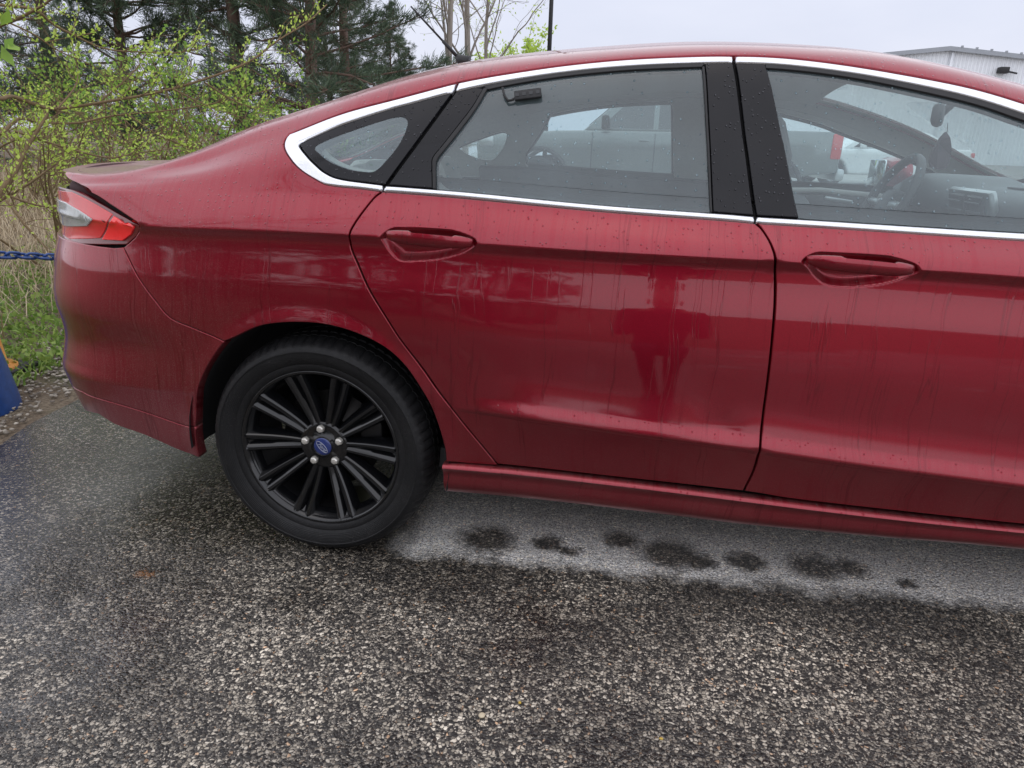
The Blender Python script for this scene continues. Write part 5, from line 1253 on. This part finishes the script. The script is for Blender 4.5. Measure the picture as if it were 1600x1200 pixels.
def pebbles(x, y, z, r):
    ic = np.array([[0, 0, 1], [.894, 0, .447], [.276, .851, .447], [-.724, .526, .447], [-.724, -.526, .447], [.276, -.851, .447], [.724, .526, -.447], [-.276, .851, -.447], [-.894, 0, -.447], [-.276, -.851, -.447], [.724, -.526, -.447], [0, 0, -1]])
    fc = np.array([[0,1,2],[0,2,3],[0,3,4],[0,4,5],[0,5,1],[1,6,2],[2,7,3],[3,8,4],[4,9,5],[5,10,1],[6,7,2],[7,8,3],[8,9,4],[9,10,5],[10,6,1],[11,7,6],[11,8,7],[11,9,8],[11,10,9],[11,6,10]])
    n = len(x); s = r[:, None]*np.stack([rng.uniform(.8, 1.3, n), rng.uniform(.7, 1.1, n), rng.uniform(.4, .7, n)], 1)
    V = ic[None]*s[:, None]*(1+rng.normal(size=(n, 12, 1))*.10)+np.stack([x, y, z], 1)[:, None]; F = (fc[None]+(np.arange(n)*12)[:, None, None]).reshape(-1, 3); return V.reshape(-1, 3), F
M['gravel'] = mat_leaf('pale_gravel', (.13, .11, .09), (.46, .42, .35), .0, .9)
x, y, z = scatter(5000, -.10, .55, -.8, 5, .9); V, F = pebbles(x, y, z+.002, rng.uniform(.004, .013, len(x)))
tag(fast_mesh('gravel', V, F, M['gravel']), 'loose pale gravel along the ragged asphalt edge', 'gravel', kind='stuff')
M['pebble'] = simple('cream_pebble', (.55, .47, .33), .7, noise=.25, nscale=120)
M['pebble_y'] = simple('ochre_pebble', (.50, .34, .06), .7, noise=.25, nscale=120)
for (a, b), r, mt, lb_ in (((753,1119), .011, 'pebble', 'largest cream pebble lying loose on the open asphalt'), ((812,1098), .006, 'pebble_y', 'small ochre pebble near the large cream pebble'), ((1033,1154), .005, 'pebble_y', 'small ochre pebble alone on the speckled asphalt'), ((985,1010), .006, 'pebble', 'small pale pebble in the damp asphalt ahead of the rocker')):
    P = at_z(a, b, .016); V, F = pebbles(np.zeros(1), np.zeros(1), np.zeros(1), np.array([r])); o = fast_mesh('pebble', V, F, M[mt], None, True); o.location = (P[0], P[1], .0145+r*.35)
    md = o.modifiers.new('s', 'SUBSURF'); md.levels = md.render_levels = 1; tag(o, lb_, 'pebble', 'loose pebbles')
# ------------------------------------------------------------------ car park: other vehicles
def extrude_profile(poly, y0, y1, bev=.04, top_in=0.0, ztop=None):
    """side outline (x,z) pulled across the vehicle, edges rounded; roof leaned in by top_in"""
    bm = bmesh.new(); vs_ = [bm.verts.new((x, y0, z)) for x, z in poly]; f = bm.faces.new(vs_)
    r = bmesh.ops.extrude_face_region(bm, geom=[f]); ev = [g for g in r['geom'] if isinstance(g, bmesh.types.BMVert)]
    for v in ev: v.co.y = y1
    if top_in:
        zs_ = [p[1] for p in poly]; lo, hi = min(zs_), max(zs_); ym = (y0+y1)/2
        for v in bm.verts:
            t = (v.co.z-lo)/(hi-lo); v.co.y += top_in*t*(1 if v.co.y < ym else -1)
    bmesh.ops.recalc_face_normals(bm, faces=bm.faces[:])
    cap_e = [e for e in bm.edges if abs(e.verts[0].co.y-e.verts[1].co.y) < abs(y1-y0)*.3]
    bmesh.ops.bevel(bm, geom=cap_e, offset=bev, segments=3, affect='EDGES', profile=.5, clamp_overlap=True)
    bm.verts.index_update(); V = [v.co[:] for v in bm.verts]; F = [[v.index for v in f.verts] for f in bm.faces]; bm.free(); return V, F
def arc_pts(cx, cz, r, a0, a1, n=10): return [(cx+r*math.cos(a), cz+r*math.sin(a)) for a in np.linspace(a0, a1, n)]
M['tl_red'] = lens('far_tail_lens', (.62, .02, .025)); M['veh_glass'] = simple('dark_vehicle_glass', (.02, .025, .028), .05, 0, 1.0, noise=.2)
def small_wheel(parent, x, y, r, w, out):
    W = bpy.data.objects.new('wheel', None); COL.objects.link(W); W.parent = parent; W.location = (x, y, r)
    s = out; b = MB(); b.lathe_y([(r*.66, s*.01), (r*.70, s*-.01), (r*.9, s*-.02), (r, s*.02), (r, -s*-.12+s*.06), (r*.9, s*w), (r*.6, s*w)], n=32); recalc(b.build('tyre', M['tyre'], W))
    b = MB(); b.lathe_y([(r*.66, s*.0), (r*.62, s*.03), (r*.2, s*.045), (.001, s*.03)], n=32); rim_ = recalc(b.build('rim', M['silver'], W))
    for k in range(6):
        a = k*math.pi/3; b = MB(); b.tube([(r*.12*math.cos(a), s*.012, r*.12*math.sin(a)), (r*.62*math.cos(a), s*.006, r*.62*math.sin(a))], [.035, .03], 6); b.build('spoke', M['silver'], rim_)
def pickup(loc, rz, paint, label):
    """nose towards -x"""
    R_ = thing('pickup_truck', label, 'truck', loc); R_.rotation_euler = (0, 0, rz); W_ = 1.95
    body = [(-2.85, .55), (-2.9, .95), (-2.80, 1.10), (-1.55, 1.20), (-.9, 1.22), (.95, 1.24), (1.0, 1.30), (2.85, 1.30), (2.88, .70), (2.35, .62)]+arc_pts(1.85, .42, .48, .35, math.pi-.35)+[(1.30, .50), (-1.25, .50)]+arc_pts(-1.85, .42, .48, .35, math.pi-.35)+[(-2.4, .52)]
    V, F = extrude_profile(body, 0, W_, .05); b = MB(); b.add(V, F); bd = b.build('body', paint, R_, auto=35)
    cabp = [(-1.15, 1.20), (-.45, 1.80), (-.25, 1.86), (.55, 1.87), (.80, 1.80), (.98, 1.22)]
    V, F = extrude_profile(cabp, .05, W_-.05, .05, .10); b = MB(); b.add(V, F); cb = b.build('cab', paint, R_, auto=35)
    for wx in ([(-.86, 1.26), (-.36, 1.74), (-.02, 1.77), (-.02, 1.26)], [(.06, 1.26), (.06, 1.77), (.58, 1.77), (.80, 1.27)]):
        for sd_ in (0, 1):
            yy = [.05+.10*(z-1.20)/.67-.004 for x, z in wx]; V = [(x, y if not sd_ else W_-y, z) for (x, z), y in zip(wx, yy)]+[(x, (y+.01) if not sd_ else W_-y-.01, z) for (x, z), y in zip(wx, yy)]
            o = mesh_ob('side_window', V, [(0, 1, 2, 3), (7, 6, 5, 4), (0, 4, 5, 1), (1, 5, 6, 2), (2, 6, 7, 3), (3, 7, 4, 0)], M['veh_glass'], cb, False); recalc(o)
    b = MB(); b.box((-.80, W_/2, 1.51), (.02, 1.55, .66), np.array(Matrix.Rotation(math.radians(49), 3, 'Y')), .005); b.build('windscreen', M['veh_glass'], cb, auto=30)
    for sd_ in (-1, 1):
        y = W_/2+sd_*(W_/2+.12); b = MB(); b.box((-.78, y, 1.34), (.12, .20, .22), None, .04); b.build('door_mirror', M['rubber'], R_, auto=35)
        y = W_/2+sd_*(W_/2-.005)
        b = MB(); b.box((2.80, y-sd_*.05, 1.08), (.16, .16, .38), None, .03); b.build('tail_lamp', M['tl_red'], R_, auto=35)
        b = MB(); b.box((2.875, y-sd_*.08, 1.02), (.03, .13, .10), None, .01); b.build('reverse_lens', M['silver'], R_, auto=35)
        b = MB(); b.box((-2.72, y-sd_*.10, 1.0), (.25, .26, .18), None, .04); b.build('headlamp', M['silver'], R_, auto=35)
        b = MB(); b.tube([(-1.2, y+sd_*.06, .46), (1.25, y+sd_*.06, .46)], .04, 8); b.build('side_step', M['silver'], R_)
        for x in (-.98, .02, .94):
            b = MB(); b.box((x, y+sd_*.004, .88), (.012, .012, .62)); b.build('door_gap', M['rubber'], R_, False)
        for x in (-.15, .80):
            b = MB(); b.box((x, y+sd_*.025, 1.08), (.16, .03, .03), None, .01); b.build('door_handle', paint, R_, auto=35)
        for wx in (-1.85, 1.85):
            b = MB(); b.tube([(x, y+sd_*.012, z) for x, z in arc_pts(wx, .42, .495, .15, math.pi-.15, 16)], .035, 8); b.build('arch_moulding', M['rubber'], R_)
    for x in (-1.85, 1.85):
        small_wheel(R_, x, .01, .40, .26, 1); small_wheel(R_, x, W_-.01, .40, .26, -1)
    b = MB(); b.box((-2.93, W_/2, .68), (.14, 1.86, .24), None, .04); b.build('front_bumper', M['silver'], R_, auto=35)
    b = MB(); b.box((2.93, W_/2, .66), (.14, 1.80, .18), None, .04); b.build('rear_bumper', M['silver'], R_, auto=35)
    return R_
def saloon(loc, rz, paint, label, suv=False):
    R_ = thing('parked_car', label, 'car', loc); R_.rotation_euler = (0, 0, rz); W_ = 1.82; k = .18 if suv else 0
    body = [(-2.25, .40), (-2.32, .62+k*.5), (-2.2, .80+k), (-1.15, .94+k), (1.3, .99+k), (2.15, 1.0+k), (2.28, .75), (2.22, .42), (1.75, .36)]+arc_pts(1.35, .33, .37, .2, math.pi-.2)+[(.95, .30), (-.95, .30)]+arc_pts(-1.38, .33, .37, .2, math.pi-.2)
    V, F = extrude_profile(body, 0, W_, .07); b = MB(); b.add(V, F); b.build('body', paint, R_, auto=40)
    cabp = [(-1.2, .93+k), (-.5, 1.36+k), (-.2, 1.44+k), (.7, 1.44+k), (1.1 if not suv else 1.7, 1.36+k), (1.75 if not suv else 2.05, .99+k)]
    V, F = extrude_profile(cabp, .05, W_-.05, .06, .13); b = MB(); b.add(V, F); cb = b.build('cab', paint, R_, auto=40)
    x2 = 1.0 if not suv else 1.6
    for wx in ([(-.9, .98+k), (-.42, 1.32+k), (.12, 1.37+k), (.12, .99+k)], [(.20, .99+k), (.20, 1.37+k), (x2-.1, 1.35+k), (x2+.3, 1.02+k)]):
        for sd_ in (0, 1):
            yy = [.05+.13*(z-.93-k)/.51-.005 for x, z in wx]; V = [(x, y if not sd_ else W_-y, z) for (x, z), y in zip(wx, yy)]+[(x, (y+.01) if not sd_ else W_-y-.01, z) for (x, z), y in zip(wx, yy)]
            recalc(mesh_ob('side_window', V, [(0, 1, 2, 3), (7, 6, 5, 4), (0, 4, 5, 1), (1, 5, 6, 2), (2, 6, 7, 3), (3, 7, 4, 0)], M['veh_glass'], cb, False))
    for sd_ in (-1, 1):
        y = W_/2+sd_*(W_/2-.05)
        b = MB(); b.box((2.17, y-sd_*.06, .86+k), (.16, .22, .14), None, .03); b.build('tail_lamp', M['tl_red'], R_, auto=35)
        b = MB(); b.box((-2.12, y-sd_*.08, .74+k), (.28, .26, .12), None, .03); b.build('headlamp', M['silver'], R_, auto=35)
        b = MB(); b.box((-.72, W_/2+sd_*(W_/2+.08), 1.02+k), (.12, .18, .13), None, .03); b.build('door_mirror', paint, R_, auto=35)
    for x in (-1.38, 1.35): small_wheel(R_, x, .01, .32, .2, 1); small_wheel(R_, x, W_-.01, .32, .2, -1)
    return R_
M['grey_paint'] = simple('grey_green_truck_paint', (.16, .18, .18), .3, .5, 1.0, noise=.1); M['white_paint'] = simple('white_car_paint', (.75, .77, .78), .3, 0, 1.0, noise=.05)
M['silver_paint'] = simple('silver_car_paint', (.40, .42, .43), .3, .6, 1.0, noise=.08)
yt = 10.6; px0 = at_y(842, 218, yt)[0]
pickup((px0+1.85, yt, float(gz(px0+1.85, yt))), 0, M['grey_paint'], 'grey pickup truck parked across the lot, seen through the red car windows')
xw = at_y(1316, 215, 19)[0]
saloon((xw+1.2, 19, float(gz(xw, 19))), .15, M['white_paint'], 'small white car parked behind the pickup tail lamp')
saloon((at_y(1010, 180, 24)[0], 24, float(gz(2, 24))), -.1, M['silver_paint'], 'silver car with tall roof farther back behind the pickup cab', True)
# ------------------------------------------------------------------ steel warehouse
def mat_cladding():
    q = NM('white_ribbed_cladding'); co = q.coord(); w = q.n('ShaderNodeTexWave', {'Vector': co, 'Scale': 1.6}, bands_direction='X', wave_profile='SIN').outputs['Fac']
    f = q.noise(q.mapping(co, (1, 1, .15)), 1.2, 4, .6)
    return q.done(q.bsdf(color=q.mix(f, (.74, .77, .82), (.86, .88, .91)), rough=.5, normal=q.bump(q.ramp(w, [(.6, 0), (.8, 1)]), .8, .06)))
M['clad'] = mat_cladding(); M['roof_metal'] = simple('grey_roof_metal', (.30, .32, .35), .5, .2, noise=.1, nscale=2)
yb = 44.0; P1 = at_y(1408, 82, yb); P2 = at_y(1482, 73, yb); P3 = at_y(1640, 97, yb)
base_z = float(gz(P2[0], yb)); xl, xm_, xr = P1[0]-2.2, P2[0], P2[0]+26
wh = thing('warehouse', 'long white ribbed-steel warehouse with low gable beyond the car roof', 'building', (xm_, yb, base_z))
h = P2[2]-base_z; hl = h-.55; hr = h-(P2[2]-P3[2])*26/(P3[0]-P2[0])*.75
V = [(xl-xm_, 0, 0), (26, 0, 0), (26, 0, hr), (0, 0, h-.12), (xl-xm_, 0, hl), (xl-xm_, 40, 0), (26, 40, 0), (26, 40, hr), (0, 40, h-.12), (xl-xm_, 40, hl)]
mesh_ob('wall', V, [(0, 1, 2, 3, 4), (9, 8, 7, 6, 5), (0, 4, 9, 5), (1, 6, 7, 2)], M['clad'], wh, False)
mesh_ob('roof', [(xl-xm_-.3, -.3, hl+.02), (0, -.3, h), (26.3, -.3, hr+.05), (xl-xm_-.3, 40.3, hl+.02), (0, 40.3, h), (26.3, 40.3, hr+.05), (xl-xm_-.3, -.3, hl-.18), (0, -.3, h-.22), (26.3, -.3, hr-.15)], [(0, 1, 4, 3), (1, 2, 5, 4), (0, 6, 7, 1), (1, 7, 8, 2)], M['roof_metal'], wh, False)
for k in range(34):
    x = .6+k*.75; z = h+(hr-h)*x/26
    b = MB(); b.box((x, -.26, z+.04), (.10, .12, .10)); b.build('roof_rib', M['roof_metal'], wh, False)
b = MB(); b.box((2.9, -.25, h-1.15), (.5, .4, .32), None, .05); b.tube([(3.15, -.2, h-1.2), (3.6, -.3, h-1.3)], .05, 6); b.build('flood_light', M['rubber'], wh, auto=35)
b = MB(); b.tube([(.25, -.12, h-.2), (.25, -.12, 0)], .07, 8); b.build('downpipe', M['clad'], wh)
# ------------------------------------------------------------------ lamp post
lp = gpos(853, 20.0); lampost = thing('lamp_post', 'thin dark lamp post standing among the trees beyond the roof', 'lamp post', lp)
b = MB(); b.tube([(0, 0, 0), (0, 0, 8.0)], [.07, .05], 10); b.build('pole', M['rubber'], lampost)
b = MB(); b.tube([(0, 0, 7.9), (.4, 0, 8.1), (.9, 0, 8.1)], .03, 8); b.build('arm', M['rubber'], lampost)
b = MB(); b.box((1.1, 0, 8.08), (.55, .25, .10), None, .03); b.build('lamp_head', M['rubber'], lampost, auto=35)
b = MB(); b.lathe_y([(0, 0)], n=3); b = MB(); b.tube([(0, 0, 0), (0, 0, .35)], [.16, .14], 14); b.build('base', M['gravel'], lampost)
# ------------------------------------------------------------------ blue chain and post at the verge
M['blue'] = simple('scuffed_blue_paint', (.010, .055, .22), .45, 0, .2, noise=.45, nscale=35, bump=.15)
M['orange'] = simple('faded_orange_plastic', (.62, .26, .05), .6, noise=.3, nscale=25)
pc = at_z(-48, 640, 0.0); pc[2] = 0
post = thing('blue_post', 'blue painted flared steel post at the end of the blue chain', 'post', tuple(pc))
b = MB(); V = []; prof = [(.0, .192), (.05, .186), (.15, .170), (.30, .145), (.42, .118), (.52, .085), (.58, .055), (.62, .048), (.95, .046), (.97, .03), (.975, .001)]; n = 28
for z, r in prof:
    for k in range(n): V.append((r*math.cos(2*math.pi*k/n), r*math.sin(2*math.pi*k/n), z))
F = [(i*n+k, i*n+(k+1) % n, (i+1)*n+(k+1) % n, (i+1)*n+k) for i in range(len(prof)-1) for k in range(n)]; b.add(V, F); b.build('shaft', M['blue'], post)
b = MB(); b.tube([(.05+.03*math.cos(a), 0, .72+.03*math.sin(a)) for a in np.linspace(0, 2*math.pi, 17)], .006, 6, False); b.build('eye_ring', M['blue'], post)
oc = at_z(-62, 600, 0.0)
cone = thing('orange_marker', 'faded orange plastic marker standing behind the blue post', 'marker', (oc[0]-.02, oc[1]+.12, float(gz(oc[0]-.02, oc[1]+.12))))
b = MB(); V = []; prof = [(.0, .17), (.03, .17), (.035, .13), (.18, .115), (.30, .10), (.36, .085), (.40, .05), (.41, .001)]
for z, r in prof:
    for k in range(n): V.append((r*math.cos(2*math.pi*k/n), r*math.sin(2*math.pi*k/n), z))
F = [(i*n+k, i*n+(k+1) % n, (i+1)*n+(k+1) % n, (i+1)*n+k) for i in range(len(prof)-1) for k in range(n)]; b.add(V, F); b.build('shell', M['orange'], cone)
b = MB(); b.box((0, 0, .012), (.38, .38, .024), None, .008); b.build('base', M['rubber'], cone, auto=30)
A_ = pc+np.array([.06, .02, .72]); B_ = at_y(-4, 398, 1.02); C_ = at_y(96, 402, 1.42); D_ = np.array([-2.2, 3.2, .72])
path = np.array([A_+(B_-A_)*t-np.array([0, 0, .03*math.sin(math.pi*t)]) for t in np.linspace(0, 1, 30)][:-1]+[B_+(C_-B_)*t for t in np.linspace(0, 1, 40)][:-1]+[C_+(D_-C_)*t-np.array([0, 0, .05*math.sin(math.pi*t)]) for t in np.linspace(0, 1, 80)])
dl = np.r_[0, np.cumsum(np.linalg.norm(np.diff(path, axis=0), axis=1))]
chain = thing('blue_chain', 'blue plastic chain hung along the verge behind the tail lamp', 'chain', tuple(A_))
lk = MB(); pts = []; a_, r_ = .022, .0165
for th in np.linspace(0, 2*math.pi, 33): pts.append((math.copysign(a_, math.cos(th))*(abs(math.cos(th)) > 1e-6)+r_*math.cos(th), 0, r_*math.sin(th)))
lk.tube(pts, .0062, 8, False); l0 = lk.build('link', M['blue'], chain); s_ = 0; k = 0
while s_ < dl[-1]-.06:
    p_ = np.array([np.interp(s_, dl, path[:, i]) for i in range(3)]); q_ = np.array([np.interp(s_+.05, dl, path[:, i]) for i in range(3)])
    o = l0 if k == 0 else l0.copy()
    if k: COL.objects.link(o)
    o.parent = chain; d = Vector(q_-p_); m_ = d.to_track_quat('X', 'Z').to_matrix() @ Matrix.Rotation(math.radians(45 if k % 2 else -45)+random.uniform(-.25, .25), 3, 'X')
    o.rotation_euler = m_.to_euler(); o.location = Vector((p_+q_)/2-A_); s_ += .060; k += 1
# far end post of the chain
post2 = thing('blue_post', 'slim blue post holding the far end of the chain', 'post', (-2.2, 3.2, 0)); b = MB(); b.tube([(0, 0, 0), (0, 0, .85)], [.045, .045], 16); b.build('shaft', M['blue'], post2)
# ------------------------------------------------------------------ photographer (shows as a reflection in the rear door)
def person(loc):
    M['jacket'] = simple('dark_jacket_cloth', (.02, .022, .026), .85, noise=.3, nscale=80, bump=.1); M['jeans'] = simple('dark_denim', (.03, .04, .07), .85, noise=.3, nscale=150); M['skin'] = simple('skin', (.42, .26, .19), .5, noise=.08, nscale=40, sub=.1); M['hair'] = simple('dark_hair', (.02, .014, .01), .6, noise=.4, nscale=200)
    R_ = thing('person', 'person in dark jacket crouching with a phone held up to photograph the car', 'person', loc)
    def skin(name, J, E, mat, lev=2):
        me = bpy.data.meshes.new(name); me.from_pydata([j[:3] for j in J], E, []); o = bpy.data.objects.new(name, me); COL.objects.link(o); o.parent = R_
        md = o.modifiers.new('skin', 'SKIN'); md.use_smooth_shade = True
        for i, j in enumerate(J): me.skin_vertices[0].data[i].radius = (j[3], j[4] if len(j) > 4 else j[3]); me.skin_vertices[0].data[i].use_root = (i == 0)
        o.modifiers.new('sub', 'SUBSURF').levels = lev; o.modifiers['sub'].render_levels = lev; me.materials.append(M[mat]); return o
    # crouching, elbows out, head just behind the phone
    J = [(0, -.22, .40, .16, .13), (0, -.17, .55, .15, .12), (0, -.08, .72, .18, .12), (0, -.02, .85, .15, .10), (0, .01, .93, .06), (0, .03, .98, .058), (0, .04, 1.06, .082, .10), (0, .04, 1.15, .07, .085),
         (.19, -.02, .86, .068), (.23, .04, .66, .058), (.14, .20, .80, .048), (.085, .25, .92, .036), (-.19, -.02, .86, .068), (-.23, .04, .66, .058), (-.14, .20, .80, .048), (-.085, .25, .92, .036),
         (.08, -.18, .38, .10), (.085, .20, .52, .074), (.075, -.06, .10, .055), (.075, .04, .045, .042), (.075, .13, .035, .035), (-.08, -.18, .38, .10), (-.085, .20, .52, .074), (-.075, -.06, .10, .055), (-.075, .04, .045, .042), (-.075, .13, .035, .035)]
    E = [(0, 1), (1, 2), (2, 3), (3, 4), (4, 5), (5, 6), (6, 7), (3, 8), (8, 9), (9, 10), (10, 11), (3, 12), (12, 13), (13, 14), (14, 15), (0, 16), (16, 17), (17, 18), (18, 19), (19, 20), (0, 21), (21, 22), (22, 23), (23, 24), (24, 25)]
    o = skin('body', J, E, 'jacket')
    for m_ in ('jeans', 'skin', 'hair'): o.data.materials.append(M[m_])
    dg = bpy.context.evaluated_depsgraph_get(); me = bpy.data.meshes.new_from_object(o.evaluated_get(dg)); o.modifiers.clear(); o.data = me
    for p_ in me.polygons:
        c = p_.center; p_.use_smooth = True
        p_.material_index = 1 if (c.z < .46 or (c.z < .60 and c.y > .02)) and c.z > .09 else (3 if c.z > 1.11 and abs(c.x) < .1 and c.y < .1 or (c.z > .98 and c.y < .0 and abs(c.x) < .1) else (2 if c.z > .96 and abs(c.x) < .1 and c.y < .17 or (c.y > .22 and c.z > .86) else 0))
    for sg in (1, -1):
        for k in range(4):
            z = .945-.019*k; skin('finger', [(sg*.085, .255, z, .010), (sg*.092, .285, z+.002, .0095), (sg*.078, .303, z, .009), (sg*.060, .300, z-.002, .008)], [(0, 1), (1, 2), (2, 3)], 'skin', 1)
        skin('thumb', [(sg*.080, .255, .935, .011), (sg*.070, .262, .955, .010), (sg*.055, .268, .962, .009)], [(0, 1), (1, 2)], 'skin', 1)
        b = MB(); b.box((sg*.032, .125, 1.072), (.022, .01, .010), None, .004); b.build('eye', M['hair'], R_)
        b = MB(); b.box((sg*.092, .035, 1.06), (.016, .035, .06), None, .007); b.build('ear', M['skin'], R_)
    b = MB(); b.tube([(0, .125, 1.075), (0, .142, 1.045), (0, .128, 1.035)], [.008, .014, .010], 8); b.build('nose', M['skin'], R_)
    b = MB(); b.box((0, .125, 1.007), (.045, .010, .012), None, .004); b.build('mouth', M['skin'], R_)
    return R_
pr = (CAM[0]+.22, CAM[1]-.44, .012)
person(pr).scale = (.95, .95, .92)
ph = thing('phone', 'black phone held up by the person in the dark jacket', 'phone', (pr[0], pr[1]+.271, .863))
b = MB(); b.box((0, 0, 0), (.075, .009, .155), np.array(Matrix.Rotation(math.pi/2, 3, 'Y')), .004); b.build('case', M['rubber'], ph, auto=30)
